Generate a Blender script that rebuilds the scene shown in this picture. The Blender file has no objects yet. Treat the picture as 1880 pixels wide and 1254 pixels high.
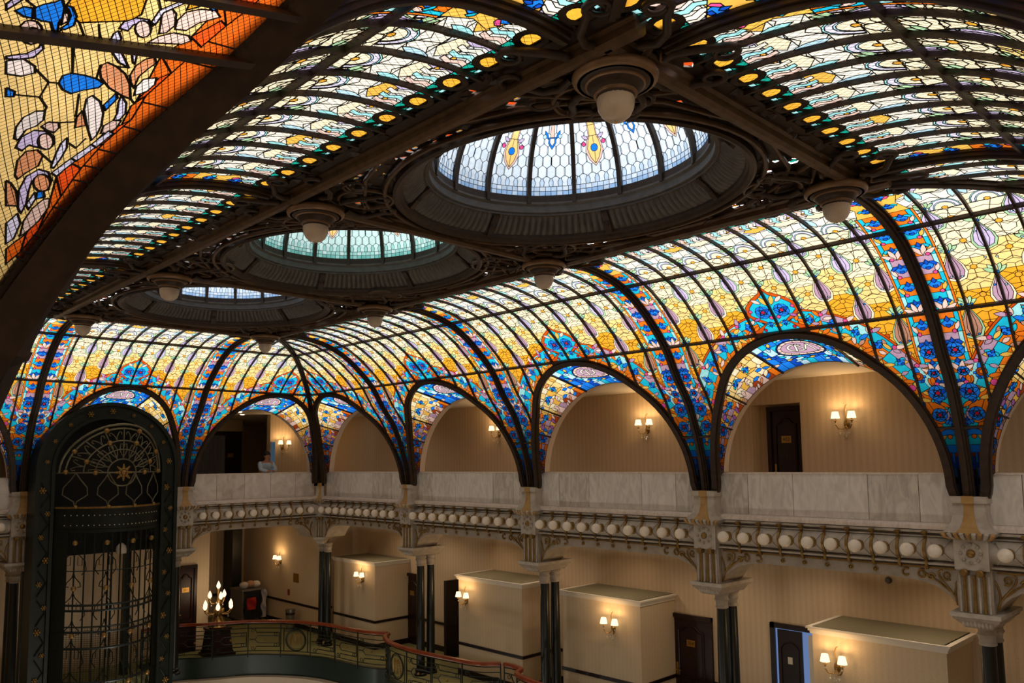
import bpy, math, random
import numpy as np
from mathutils import Vector, Matrix
from mathutils.geometry import delaunay_2d_cdt

random.seed(7)
PI = math.pi
SC = bpy.context.scene
COL = SC.collection
H = 4.6                                   # eye height above the lower gallery floor

# ------------------------------------------------------------------ camera, sky, exposure
F_PX, TH, RO, PS, SHY = 1445.44, 0.0938, -0.0118, 0.7709, 84.54
r_ = np.array([math.cos(PS), -math.sin(PS), 0.0])
FW = np.array([math.sin(PS)*math.cos(TH), math.cos(PS)*math.cos(TH), math.sin(TH)])
u_ = np.cross(r_, FW)
CR = r_*math.cos(RO)+u_*math.sin(RO)
CU = -r_*math.sin(RO)+u_*math.cos(RO)
cam_d = bpy.data.cameras.new('camera'); cam = bpy.data.objects.new('camera', cam_d); COL.objects.link(cam)
cam_d.sensor_width = 36.0; cam_d.lens = F_PX/1880*36; cam_d.shift_y = SHY/1880
cam_d.clip_start = 0.03; cam_d.clip_end = 200
mw = Matrix.Identity(4)
for i in range(3):
    mw[i][0] = CR[i]; mw[i][1] = CU[i]; mw[i][2] = -FW[i]
mw[2][3] = H
cam.matrix_world = mw
SC.camera = cam

def project(P):
    """pixels (1880x1254) and depth of points given in eye coordinates"""
    d = P @ FW
    return 940+F_PX*(P@CR)/d, 711.54-F_PX*(P@CU)/d, d

world = bpy.data.worlds.new('overcast_sky'); SC.world = world; world.use_nodes = True
bg = world.node_tree.nodes['Background']
SKY = 2.9
GLASS_GAIN = 2.1                          # panes are drawn as they look in daylight; divided by the daylight behind them
bg.inputs[0].default_value = (0.95, 0.985, 1.0, 1); bg.inputs[1].default_value = SKY
SC.view_settings.view_transform = 'Standard'; SC.view_settings.look = 'None'
SC.view_settings.exposure = 0.42; SC.view_settings.gamma = 1.0
SC.view_settings.use_curve_mapping = False
LOWW, UPW, LOBBYW = 18.0, 8.0, 55.0                      # added gallery downlights and unseen lobby lamps, watts
cy = SC.cycles
cy.max_bounces = 7; cy.diffuse_bounces = 4; cy.glossy_bounces = 2; cy.transmission_bounces = 4
cy.transparent_max_bounces = 4; cy.caustics_reflective = False; cy.caustics_refractive = False
cy.sample_clamp_indirect = 4.0
try:
    cy.use_denoising = True; cy.denoiser = 'OPENIMAGEDENOISE'
except Exception:
    pass

# ------------------------------------------------------------------ materials
def lin(h):
    h = h.lstrip('#'); c = [int(h[i:i+2], 16)/255 for i in (0, 2, 4)]
    return tuple(x/12.92 if x <= .04045 else ((x+.055)/1.055)**2.4 for x in c)
MATS = {}
def newmat(name):
    m = bpy.data.materials.new(name); m.use_nodes = True
    nt = m.node_tree
    for n in list(nt.nodes): nt.nodes.remove(n)
    out = nt.nodes.new('ShaderNodeOutputMaterial')
    return m, nt, out
def pbr(name, col, rough=.6, metal=0.0, noise=None, nscale=8.0, bump=0.0, detail=3, spec=.4):
    """plain surface; noise = (second colour, amount) mottles it in object space"""
    if name in MATS: return MATS[name]
    m, nt, out = newmat(name)
    b = nt.nodes.new('ShaderNodeBsdfPrincipled'); nt.links.new(b.outputs[0], out.inputs[0])
    b.inputs['Roughness'].default_value = rough; b.inputs['Metallic'].default_value = metal
    b.inputs['Specular IOR Level'].default_value = spec
    b.inputs['Base Color'].default_value = (*lin(col), 1)
    if noise or bump:
        tc = nt.nodes.new('ShaderNodeTexCoord')
        nz = nt.nodes.new('ShaderNodeTexNoise'); nz.inputs['Scale'].default_value = nscale; nz.inputs['Detail'].default_value = detail
        nt.links.new(tc.outputs['Object'], nz.inputs['Vector'])
        if noise:
            mx = nt.nodes.new('ShaderNodeMix'); mx.data_type = 'RGBA'
            mx.inputs['A'].default_value = (*lin(col), 1); mx.inputs['B'].default_value = (*lin(noise[0]), 1)
            rp = nt.nodes.new('ShaderNodeMapRange'); rp.inputs['From Min'].default_value = .4; rp.inputs['From Max'].default_value = .68
            rp.inputs['To Max'].default_value = noise[1]
            nt.links.new(nz.outputs['Fac'], rp.inputs['Value']); nt.links.new(rp.outputs[0], mx.inputs['Factor'])
            nt.links.new(mx.outputs['Result'], b.inputs['Base Color'])
        if bump:
            bp = nt.nodes.new('ShaderNodeBump'); bp.inputs['Strength'].default_value = bump; bp.inputs['Distance'].default_value = .01
            nt.links.new(nz.outputs['Fac'], bp.inputs['Height']); nt.links.new(bp.outputs[0], b.inputs['Normal'])
    MATS[name] = m
    return m
def wallpaper(name, c1, c2, scale=26.0):
    """vertical damask-like stripes: bands that run along z, broken up by fine noise"""
    m, nt, out = newmat(name)
    b = nt.nodes.new('ShaderNodeBsdfPrincipled'); nt.links.new(b.outputs[0], out.inputs[0]); b.inputs['Roughness'].default_value = .75
    b.inputs['Specular IOR Level'].default_value = .2
    tc = nt.nodes.new('ShaderNodeTexCoord'); sep = nt.nodes.new('ShaderNodeSeparateXYZ'); nt.links.new(tc.outputs['Object'], sep.inputs[0])
    ad = nt.nodes.new('ShaderNodeMath'); ad.operation = 'ADD'; nt.links.new(sep.outputs[0], ad.inputs[0]); nt.links.new(sep.outputs[1], ad.inputs[1])
    mu = nt.nodes.new('ShaderNodeMath'); mu.operation = 'MULTIPLY'; mu.inputs[1].default_value = scale; nt.links.new(ad.outputs[0], mu.inputs[0])
    sn = nt.nodes.new('ShaderNodeMath'); sn.operation = 'SINE'; nt.links.new(mu.outputs[0], sn.inputs[0])
    mp = nt.nodes.new('ShaderNodeMapRange'); mp.inputs['From Min'].default_value = -.25; mp.inputs['From Max'].default_value = .25; nt.links.new(sn.outputs[0], mp.inputs['Value'])
    mx = nt.nodes.new('ShaderNodeMix'); mx.data_type = 'RGBA'; mx.inputs['A'].default_value = (*lin(c1), 1); mx.inputs['B'].default_value = (*lin(c2), 1)
    nt.links.new(mp.outputs[0], mx.inputs['Factor'])
    nz = nt.nodes.new('ShaderNodeTexNoise'); nz.inputs['Scale'].default_value = 40; nt.links.new(tc.outputs['Object'], nz.inputs['Vector'])
    m2 = nt.nodes.new('ShaderNodeMix'); m2.data_type = 'RGBA'; m2.blend_type = 'MULTIPLY'; m2.inputs['Factor'].default_value = .18
    nt.links.new(mx.outputs['Result'], m2.inputs['A']); nt.links.new(nz.outputs['Fac'], m2.inputs['B'])
    nt.links.new(m2.outputs['Result'], b.inputs['Base Color'])
    return m
def marble(name, c1, c2, vein=.55, scale=1.7):
    m, nt, out = newmat(name)
    b = nt.nodes.new('ShaderNodeBsdfPrincipled'); nt.links.new(b.outputs[0], out.inputs[0]); b.inputs['Roughness'].default_value = .35
    tc = nt.nodes.new('ShaderNodeTexCoord')
    mp = nt.nodes.new('ShaderNodeMapping'); mp.inputs['Rotation'].default_value = (.75, .2, .3); mp.inputs['Scale'].default_value = (1, 2.8, .9)
    nt.links.new(tc.outputs['Object'], mp.inputs[0])
    wv = nt.nodes.new('ShaderNodeTexNoise'); wv.inputs['Scale'].default_value = scale*2.2; wv.inputs['Detail'].default_value = 7; wv.inputs['Distortion'].default_value = 1.2
    nt.links.new(mp.outputs[0], wv.inputs['Vector'])
    r = nt.nodes.new('ShaderNodeMapRange'); r.inputs['From Min'].default_value = .38; r.inputs['From Max'].default_value = .66; r.inputs['To Max'].default_value = vein
    nt.links.new(wv.outputs['Fac'], r.inputs['Value'])
    mx = nt.nodes.new('ShaderNodeMix'); mx.data_type = 'RGBA'; mx.inputs['A'].default_value = (*lin(c1), 1); mx.inputs['B'].default_value = (*lin(c2), 1)
    nt.links.new(r.outputs[0], mx.inputs['Factor']); nt.links.new(mx.outputs['Result'], b.inputs['Base Color'])
    return m
def emit(name, col, strength):
    m, nt, out = newmat(name)
    e = nt.nodes.new('ShaderNodeEmission'); e.inputs[0].default_value = (*lin(col), 1); e.inputs[1].default_value = strength
    nt.links.new(e.outputs[0], out.inputs[0])
    try: m.cycles.emission_sampling = 'NONE'
    except Exception: pass
    return m
def glass(name, col, sat=1.0):
    """opalescent cathedral glass: light passes through it, mottled"""
    m, nt, out = newmat('glass_'+name)
    t = nt.nodes.new('ShaderNodeBsdfTranslucent')
    tc = nt.nodes.new('ShaderNodeTexCoord'); nz = nt.nodes.new('ShaderNodeTexNoise'); nz.inputs['Scale'].default_value = 22; nz.inputs['Detail'].default_value = 2
    nt.links.new(tc.outputs['Object'], nz.inputs['Vector'])
    r = nt.nodes.new('ShaderNodeMapRange'); r.inputs['From Min'].default_value = .3; r.inputs['From Max'].default_value = .7
    r.inputs['To Min'].default_value = .82; r.inputs['To Max'].default_value = 1.0
    nt.links.new(nz.outputs['Fac'], r.inputs['Value'])
    vm = nt.nodes.new('ShaderNodeVectorMath'); vm.operation = 'SCALE'; vm.inputs[0].default_value = col
    nt.links.new(r.outputs[0], vm.inputs['Scale']); nt.links.new(vm.outputs[0], t.inputs[0])
    nt.links.new(t.outputs[0], out.inputs[0])
    return m
GL = {  # colour of the glass as it shows when fully lit
 'yellow': '#F2A42A', 'paleyellow': '#F6CC80', 'cream': '#F5DFB8', 'white': '#EFE2CE', 'grey': '#DAD6CF',
 'mauve': '#B78FA2', 'rosebrown': '#BE866C', 'lilac': '#C9B4D2', 'palelilac': '#DBCFE2', 'paleblue': '#B7D6E2', 'aqua': '#9FD8D6',
 'cyan': '#1FB4CC', 'blue': '#1F7AE0', 'deep': '#144CB8', 'navy': '#142A5C', 'orange': '#E5701A', 'dkorange': '#C64C12',
 'disc': '#EDA032', 'pink': '#DC4C86', 'red': '#B81E38', 'rust': '#A0401C', 'teal': '#159A84', 'green': '#A9C99A', 'leaf': '#ECB04A',
 'brown': '#8A4F30', 'salmon': '#DC8F62', 'petal': '#E9C0B0', 'petalw': '#F0DCD2', 'purple': '#A05C9C', 'gold': '#F0A834',
 'sky1': '#E6F0FC', 'sky2': '#CBDFF8', 'sky3': '#A2C5F0', 'sky4': '#86B0E4', 'skyg': '#BFE0DC', 'sea1': '#D3F0EA', 'sea2': '#A6DDD4', 'sea3': '#7CC6BC',
 'fire': '#F0521A', 'deeporange': '#E8651A'}
GM = {}
for k, c in GL.items():
    L = tuple(x/(2.2 if k[:3] in ('sky', 'sea') else GLASS_GAIN) for x in lin(c))
    for j, f in enumerate((1.0, .92, .96)):
        GM[k+str(j)] = glass(k+'_'+'abc'[j], tuple(x*f for x in L))
for k in ('yellow', 'leaf', 'paleyellow', 'deeporange', 'fire', 'cream', 'blue', 'petal', 'salmon', 'petalw', 'palelilac', 'lilac', 'mauve'):  # same glass lightened, making up for weaker daylight behind this soffit
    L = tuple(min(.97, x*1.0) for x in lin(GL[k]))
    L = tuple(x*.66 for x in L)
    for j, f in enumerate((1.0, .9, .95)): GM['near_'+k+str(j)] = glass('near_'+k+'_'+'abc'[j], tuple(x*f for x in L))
IRON = pbr('dark_iron', '#33261C', .5, .2, ('#4C3828', .5), 14, .25)
IRONB = pbr('bronzed_iron', '#604A35', .45, .25, ('#38291B', .6), 10, .2)
LEAD = pbr('lead_came', '#1D1712', .6, .2)
WIRE = pbr('net_wire', '#241B14', .6, .2)
STEEL = pbr('grey_painted_steel', '#5E5953', .45, .1, ('#403C37', .5), 12)
SILVER = pbr('silver_grey_cast_iron', '#BDB3A5', .5, 0, ('#94897B', .5), 9, .15)
SILVERD = pbr('grey_soffit_paint', '#A69B8D', .6, 0, ('#85796b', .5), 9)
GOLD = pbr('old_gold', '#957640', .4, .6, ('#6B4A20', .5), 20)
GOLDP = pbr('gold_paint', '#B8925A', .5, .25, ('#9A6F38', .4), 12)
CREAM = pbr('cream_plaster', '#D6C4AC', .7, 0, ('#C4AF94', .3), 5)
WHITEP = pbr('white_plaster', '#DDD5C6', .7)
MARBLE = [marble('parapet_marble_'+'abc'[i], c, d, v) for i, (c, d, v) in enumerate((('#E2DBD0', '#AFA69A', .5), ('#DAD2C6', '#A2988B', .6), ('#E6DFD5', '#B5ACA0', .45)))]
LEDGE = marble('ledge_marble', '#E0D2C4', '#BBA896', .5, 3)
PAPER = wallpaper('striped_wallpaper', '#D8C2A4', '#D2BB9B', 62)
PAPER2 = wallpaper('plain_wallpaper', '#DCC6A6', '#D9C3A2', 70)
GREENM = marble('green_black_marble_column', '#070C0A', '#111B17', .5, 5)
WOOD = pbr('mahogany', '#2A100C', .35, 0, ('#160806', .7), 6)
WOODD = pbr('dark_trim_wood', '#1E1210', .4)
RAILW = pbr('polished_handrail_wood', '#8A3E20', .3, 0, ('#5E2614', .6), 7)
OPAL = pbr('opal_glass', '#EDE0CE', .25, 0, spec=.5)
FROST = pbr('frosted_lamp_glass', '#CDBBA6', .3, 0, ('#A8937C', .5), 6)
GREENI = pbr('dark_green_ironwork', '#1B231D', .45, .3, ('#0F1510', .6), 12)
GREENF = pbr('dark_green_fascia', '#26352F', .4, .1)
CARPET = None
FLOORM = pbr('dark_tile', '#3A322A', .3, 0, ('#2A241E', .5), 3)
BRASSP = pbr('brass_plate', '#B48A44', .35, .8)

# ------------------------------------------------------------------ mesh helpers
class MB:
    def __init__(s): s.v = []; s.f = []; s.m = []
    def add(s, vs, fs, mi=0):
        o = len(s.v); s.v.extend(map(tuple, vs))
        for f in fs: s.f.append(tuple(i+o for i in f)); s.m.append(mi)
    def box(s, x0, x1, y0, y1, z0, z1, mi=0):
        s.add([(x0,y0,z0),(x1,y0,z0),(x1,y1,z0),(x0,y1,z0),(x0,y0,z1),(x1,y0,z1),(x1,y1,z1),(x0,y1,z1)],
              [(0,3,2,1),(4,5,6,7),(0,1,5,4),(1,2,6,5),(2,3,7,6),(3,0,4,7)], mi)
        return s
    def obox(s, c, ax, ay, az, hx, hy, hz, mi=0):
        c, ax, ay, az = (np.array(q, float) for q in (c, ax, ay, az))
        P = [c+i*hx*ax+j*hy*ay+k*hz*az for k in (-1,1) for j in (-1,1) for i in (-1,1)]
        s.add(P, [(0,2,3,1),(4,5,7,6),(0,1,5,4),(1,3,7,5),(3,2,6,7),(2,0,4,6)], mi)
        return s
    def tube(s, pts, r, n=6, closed=False, mi=0, caps=True):
        P = np.array(pts, float); k = len(P)
        if k < 2: return s
        T = np.gradient(P, axis=0) if not closed else (np.roll(P, -1, 0)-np.roll(P, 1, 0))
        T /= np.linalg.norm(T, axis=1)[:, None]+1e-12
        up = np.array([0, 0, 1.0]) if abs(T[0][2]) < .9 else np.array([1.0, 0, 0])
        N = np.cross(T[0], up); N /= np.linalg.norm(N)
        R = np.broadcast_to(np.array(r, float), (k,))
        o = len(s.v)
        for i in range(k):
            N = N-T[i]*np.dot(N, T[i]); l = np.linalg.norm(N)
            if l < 1e-6: N = np.cross(T[i], [1, .3, .2]); l = np.linalg.norm(N)
            N /= l
            B = np.cross(T[i], N)
            for j in range(n):
                a = 2*PI*j/n
                s.v.append(tuple(P[i]+R[i]*(math.cos(a)*N+math.sin(a)*B)))
        rng = range(k) if closed else range(k-1)
        for i in rng:
            i2 = (i+1) % k
            for j in range(n):
                j2 = (j+1) % n
                s.f.append((o+i*n+j, o+i*n+j2, o+i2*n+j2, o+i2*n+j)); s.m.append(mi)
        if caps and not closed:
            s.f.append(tuple(o+j for j in reversed(range(n)))); s.m.append(mi)
            s.f.append(tuple(o+(k-1)*n+j for j in range(n))); s.m.append(mi)
        return s
    def lathe(s, prof, c, n=16, axis=(0,0,1), mi=0, sx=1.0, sy=1.0, ref=None):
        """profile [(radius, along axis)] turned about axis through c"""
        A = np.array(axis, float); A /= np.linalg.norm(A)
        X = np.array(ref, float) if ref is not None else (np.array([1.0,0,0]) if abs(A[0]) < .9 else np.array([0,1.0,0]))
        X = X-A*np.dot(X, A); X /= np.linalg.norm(X); Y = np.cross(A, X)
        c = np.array(c, float); o = len(s.v)
        for r, h in prof:
            for j in range(n):
                a = 2*PI*j/n
                s.v.append(tuple(c+A*h+r*(math.cos(a)*sx*X+math.sin(a)*sy*Y)))
        for i in range(len(prof)-1):
            for j in range(n):
                j2 = (j+1) % n
                s.f.append((o+i*n+j, o+i*n+j2, o+(i+1)*n+j2, o+(i+1)*n+j)); s.m.append(mi)
        if prof[0][0] > 1e-4: s.f.append(tuple(o+j for j in reversed(range(n)))); s.m.append(mi)
        if prof[-1][0] > 1e-4: s.f.append(tuple(o+(len(prof)-1)*n+j for j in range(n))); s.m.append(mi)
        return s
    def sphere(s, c, r, n=12, k=8, mi=0, sz=1.0):
        return s.lathe([(max(1e-5, r*math.sin(PI*i/k)), -r*sz*math.cos(PI*i/k)) for i in range(k+1)], c, n, mi=mi)
    def grid(s, fn, nu, nv, mi=0, wrap=False):
        o = len(s.v)
        for i in range(nu+1):
            for j in range(nv+1): s.v.append(tuple(fn(i/nu, j/nv)))
        for i in range(nu):
            for j in range(nv):
                a = o+i*(nv+1)+j
                s.f.append((a, a+nv+1, a+nv+2, a+1)); s.m.append(mi)
        return s
    def sweep(s, P, N, sec, mi=0, caps=True, closed=False):
        """section [(b, n)] carried along P with normals N; b runs along tangent x normal"""
        P = np.array(P, float); N = np.array(N, float); k = len(P)
        T = np.gradient(P, axis=0) if not closed else (np.roll(P, -1, 0)-np.roll(P, 1, 0))
        T /= np.linalg.norm(T, axis=1)[:, None]
        N = N-T*np.sum(N*T, 1)[:, None]; N /= np.linalg.norm(N, axis=1)[:, None]
        B = np.cross(T, N); n = len(sec); o = len(s.v)
        for i in range(k):
            for b, q in sec: s.v.append(tuple(P[i]+b*B[i]+q*N[i]))
        for i in (range(k) if closed else range(k-1)):
            i2 = (i+1) % k
            for j in range(n):
                j2 = (j+1) % n
                s.f.append((o+i*n+j, o+i*n+j2, o+i2*n+j2, o+i2*n+j)); s.m.append(mi)
        if caps and not closed:
            s.f.append(tuple(o+j for j in reversed(range(n)))); s.m.append(mi)
            s.f.append(tuple(o+(k-1)*n+j for j in range(n))); s.m.append(mi)
        return s
    def prism(s, poly, fn, d0, d1, mi=0):
        """closed outline [(a, b)] pushed from depth d0 to d1 by fn(a, b, d)"""
        n = len(poly)
        V = [fn(a, b, d0) for a, b in poly]+[fn(a, b, d1) for a, b in poly]
        s.add(V, [tuple(range(n))[::-1], tuple(range(n, 2*n))]+[(i, (i+1) % n, n+(i+1) % n, n+i) for i in range(n)], mi)
        return s
    def build(s, name, mats, parent=None, smooth=35, stuff=False):
        me = bpy.data.meshes.new(name)
        off = np.array(parent['_o']) if parent is not None else np.zeros(3)
        V = np.array(s.v, float).reshape(-1, 3)-off
        me.from_pydata(V.tolist(), [], s.f)
        for m in (mats if isinstance(mats, (list, tuple)) else [mats]): me.materials.append(m)
        if any(s.m): me.polygons.foreach_set('material_index', s.m)
        if smooth:
            me.polygons.foreach_set('use_smooth', [True]*len(me.polygons))
            me.set_sharp_from_angle(angle=math.radians(smooth))
        o = bpy.data.objects.new(name, me); COL.objects.link(o)
        o['_o'] = [0.0, 0.0, 0.0]
        if parent is not None: o.parent = parent; o['_o'] = list(off)
        if stuff: o['kind'] = 'stuff'
        return o
def thing(name, label, cat, loc=(0, 0, 0), group=None):
    o = bpy.data.objects.new(name, None); COL.objects.link(o); o.location = loc; o.empty_display_size = .1
    o['label'] = label; o['category'] = cat; o['_o'] = [float(x) for x in loc]
    if group: o['group'] = group
    return o
def tag(o, label, cat, group=None):
    o['label'] = label; o['category'] = cat
    if group: o['group'] = group
    return o
def structure(name, mb, mats, label=None, smooth=0):
    o = mb.build(name, mats, None, smooth); o['kind'] = 'structure'
    if label: o['label'] = label
    return o
def arc(cx, cy, r, a0, a1, n=12, ry=None):
    return [(cx+r*math.cos(a0+(a1-a0)*i/n), cy+(ry or r)*math.sin(a0+(a1-a0)*i/n)) for i in range(n+1)]
def spiral(cx, cy, r0, r1, a0, a1, n=18):
    return [(cx+(r0+(r1-r0)*i/n)*math.cos(a0+(a1-a0)*i/n), cy+(r0+(r1-r0)*i/n)*math.sin(a0+(a1-a0)*i/n)) for i in range(n+1)]

# ------------------------------------------------------------------ plan of the atrium (eye coordinates: z = 0 at the camera)
XR, XL, YF, YN = 10.5, 0.37, 17.83, -0.70          # wall planes
PY = [YN, 3.0, 6.6, 10.33, 14.1, YF]                # piers on the long sides
PYL = [YN, 3.0, 6.75, 10.4, 14.1, YF]
PX = [XL, 3.93, 7.07, XR]                           # piers on the short sides
SX0, SX1, SY0, SY1 = 3.4, 7.5, 2.65, 14.48          # flat strip
ZF, ZU, ZG = -4.6, -1.1, -8.6                       # lower gallery, upper gallery, ground floors
PW = np.array([(0,-.55),(.05,-.14),(.19,.35),(.41,.84),(.70,1.235),(.96,1.64),(1.33,2.0),(1.72,2.28),(2.12,2.45),(2.5,2.53),(2.8,2.56),(3.0,2.56)])
# smooth the measured rib profile (Catmull-Rom) and index it by arc length
def _cr(P, m=8):
    Q = [2*P[0]-P[1], *P, 2*P[-1]-P[-2]]; out = []
    for i in range(1, len(Q)-2):
        for j in range(m):
            t = j/m; a, b, c, d = Q[i-1], Q[i], Q[i+1], Q[i+2]
            out.append(.5*((2*b)+(-a+c)*t+(2*a-5*b+4*c-d)*t*t+(-a+3*b-3*c+d)*t**3))
    out.append(P[-1]); return np.array(out)
PWS = _cr(PW)
TS = np.r_[0, np.cumsum(np.hypot(*np.diff(PWS, axis=0).T))]
TT = float(TS[-1])
def wz(t): return np.interp(t, TS, PWS[:, 0]), np.interp(t, TS, PWS[:, 1])
def t_of_z(z): return np.interp(z, np.maximum.accumulate(PWS[:, 1]+np.arange(len(PWS))*1e-7), TS)
def nrm(t):
    w0, z0 = wz(t-.02); w1, z1 = wz(t+.02); dw, dz = w1-w0, z1-z0; l = np.hypot(dw, dz)+1e-9
    return dz/l, -dw/l                               # inward (towards the hall) in (w, z)
SIDES = {'R': lambda u, w: (XR-w, u), 'L': lambda u, w: (XL+w, u), 'F': lambda u, w: (u, YF-w), 'N': lambda u, w: (u, YN+w)}
WS = {'R': (XR-SX1)/3.0, 'L': (SX0-XL)/3.0, 'F': (YF-SY1)/3.0, 'N': (SY0-YN)/3.0}
def side3(sd, u, w, z):
    x, y = SIDES[sd](np.asarray(u, float), np.asarray(w, float))
    x, y, z = np.broadcast_arrays(x, y, np.asarray(z, float))
    return np.stack([x, y, z], -1)
def vault(sd, u, t, off=0.0):
    w, z = wz(t); nw, nz = nrm(t)
    return side3(sd, u, (w+off*nw)*WS[sd], z+off*nz)

# ------------------------------------------------------------------ leaded glass: overlapping outlines -> a partition into panes
class Leaded:
    def __init__(s): s.p = []; s.l = []
    def poly(s, pts, col, order):
        pts = [(float(q[0]), float(q[1])) for q in pts]
        if sum(a[0]*b[1]-b[0]*a[1] for a, b in zip(pts, pts[1:]+pts[:1])) < 0: pts.reverse()
        s.p.append((pts, col, order))
    def line(s, pts, order): s.l.append(([tuple(q) for q in pts], order))
    def circle(s, x, y, r, col, o, n=8, ry=None): s.poly([(x+r*math.cos(2*PI*(i+.5)/n), y+(ry or r)*math.sin(2*PI*(i+.5)/n)) for i in range(n)], col, o)
    def leaf(s, x, y, ang, ln, wd, col, o):
        """pointed leaf from (x, y) in direction ang"""
        c, q = math.cos(ang), math.sin(ang)
        P = [(0, 0), (.25, .8), (.55, 1), (.82, .6), (1, 0), (.82, -.6), (.55, -1), (.25, -.8)]
        s.poly([(x+a*ln*c-b*wd*.5*q, y+a*ln*q+b*wd*.5*c) for a, b in P], col, o)
    def solve(s):
        V, E, F = [], [], []
        eo = []
        for pts, o in s.l:
            b = len(V); V += pts
            for i in range(len(pts)-1): E.append((b+i, b+i+1)); eo.append(o)
        for pts, c, o in s.p:
            b = len(V); V += pts; F.append(list(range(b, b+len(pts))))
        v, e, f, ov, oe, of = delaunay_2d_cdt([Vector(p) for p in V], E, F, 1, 1e-5, True)
        v = np.array([tuple(p) for p in v])
        ne = len(E)
        cen = np.array([v[list(t)].mean(0) for t in f]); cxs, cys = cen[:, 0].copy(), cen[:, 1].copy()
        top = np.full(len(f), -1)
        for i in sorted(range(len(s.p)), key=lambda i: (s.p[i][2], i)):   # the uppermost outline that holds a triangle owns it
            P = np.array(s.p[i][0]); a, b = P.min(0), P.max(0)
            k = np.nonzero((cxs > a[0]) & (cxs < b[0]) & (cys > a[1]) & (cys < b[1]))[0]
            if not len(k): continue
            Q = np.roll(P, -1, 0); X, Y = cxs[k][:, None], cys[k][:, None]
            cr = ((P[:, 1] > Y) != (Q[:, 1] > Y)) & (X < P[:, 0]+(Y-P[:, 1])*(Q[:, 0]-P[:, 0])/np.where(Q[:, 1] == P[:, 1], 1e-12, Q[:, 1]-P[:, 1]))
            top[k[cr.sum(1) % 2 == 1]] = i
        top = top.tolist()
        lead = {}
        for k, (a, b) in enumerate(e):
            os = [eo[i] for i in oe[k] if i < ne]
            if os: lead[(min(a, b), max(a, b))] = max(os)
        edge = {}
        for k, t in enumerate(f):
            for i in range(len(t)):
                a, b = t[i], t[(i+1) % len(t)]
                edge.setdefault((min(a, b), max(a, b)), []).append(k)
        par = list(range(len(f)))
        def find(i):
            while par[i] != i: par[i] = par[par[i]]; i = par[i]
            return i
        lines = []
        for ed, ts in edge.items():
            if len(ts) == 2:
                a, b = top[ts[0]], top[ts[1]]
                if a == b and not (ed in lead and a >= 0 and lead[ed] > s.p[a][2]):
                    par[find(ts[0])] = find(ts[1]); continue
                if a < 0 and b < 0: continue
                ca = s.p[a][1] if a >= 0 else None; cb = s.p[b][1] if b >= 0 else None
                if ca is None and cb is None: continue
            else:
                if top[ts[0]] < 0 or s.p[top[ts[0]]][1] is None: continue
            lines.append(ed)
        pcs = {}
        for k in range(len(f)):
            if top[k] >= 0 and s.p[top[k]][1] is not None: pcs.setdefault(find(k), []).append(k)
        pieces = []
        for root, ks in pcs.items():
            tr = np.array([f[k][:3] for k in ks])
            col = s.p[top[ks[0]]][1]
            pieces.append((col, tr, random.randrange(3)))
        return v, np.array(lines), pieces

def lead_mesh(v2, lines, fn, wd, hgt):
    """a low ridge of came along every joint; fn(uv, off) -> 3-D"""
    a, b = v2[lines[:, 0]], v2[lines[:, 1]]
    d = b-a; l = np.hypot(d[:, 0], d[:, 1]); ok = l > 1e-4
    a, b, d, l = a[ok], b[ok], d[ok], l[ok]
    d = d/l[:, None]; n = np.stack([-d[:, 1], d[:, 0]], 1)*wd/2
    e = d*wd*.3
    a2, b2 = a-e, b+e
    P = [fn(a2+n, .001), fn(b2+n, .001), fn(a2, hgt), fn(b2, hgt), fn(a2-n, .001), fn(b2-n, .001)]
    V = np.stack(P, 1).reshape(-1, 3)
    F = []
    for i in range(len(a)):
        o = i*6; F += [(o, o+1, o+3, o+2), (o+2, o+3, o+5, o+4)]
    mb = MB(); mb.v = [tuple(x) for x in V]; mb.f = F; mb.m = [0]*len(F)
    return mb

def glaze(root, v2, lines, pieces, fn, name='pane', wd=.010, hgt=.006, minpx=10, cap=300, flip=False):
    """panes of one panel: those that show largest become parts, the rest one part"""
    V3 = fn(v2, 0.0)
    x, y, d = project(V3)
    cand = []
    for i, (col, tr, j) in enumerate(pieces):
        ix = np.unique(tr)
        if col == 'iron' or d[ix].min() < .2: continue
        xs, ys = x[ix], y[ix]
        cx, cy_ = xs.mean(), ys.mean()
        if -10 < cx < 1890 and -10 < cy_ < 1264:
            ext = max(np.ptp(xs), np.ptp(ys)); mn = min(np.ptp(xs), np.ptp(ys))
            if ext >= minpx and mn > 3: cand.append((ext*mn, i))
    cand.sort(reverse=True)
    own = set(i for _, i in cand[:cap])
    rest = MB(); mats = []; mid = {}
    off = np.array(root['_o'])
    iron = MB()
    for i, (col, tr, j) in enumerate(pieces):
        if col == 'iron':
            ix = np.unique(tr); rm = {k: q for q, k in enumerate(ix)}
            top_ = fn(v2[ix], .002)
            iron.add(top_, [tuple(rm[q] for q in t) for t in tr]); continue
        key = col+str(j)
        ix = np.unique(tr); rm = {k: q for q, k in enumerate(ix)}
        vs = V3[ix]; fs = [tuple(rm[q] for q in t) for t in tr]
        if i in own:
            me = bpy.data.meshes.new(name); me.from_pydata((vs-off).tolist(), [], fs); me.materials.append(GM[key])
            o = bpy.data.objects.new(name, me); COL.objects.link(o); o.parent = root
        else:
            if key not in mid: mid[key] = len(mats); mats.append(GM[key])
            rest.add(vs, fs, mid[key])
    if rest.f: rest.build('small_panes', mats, root, 0, True)
    if iron.f: iron.build('medallion_rings', IRON, root, 0, True)
    lead_mesh(v2, lines, fn, wd, hgt).build('lead_came', LEAD, root, 0, True)

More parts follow.
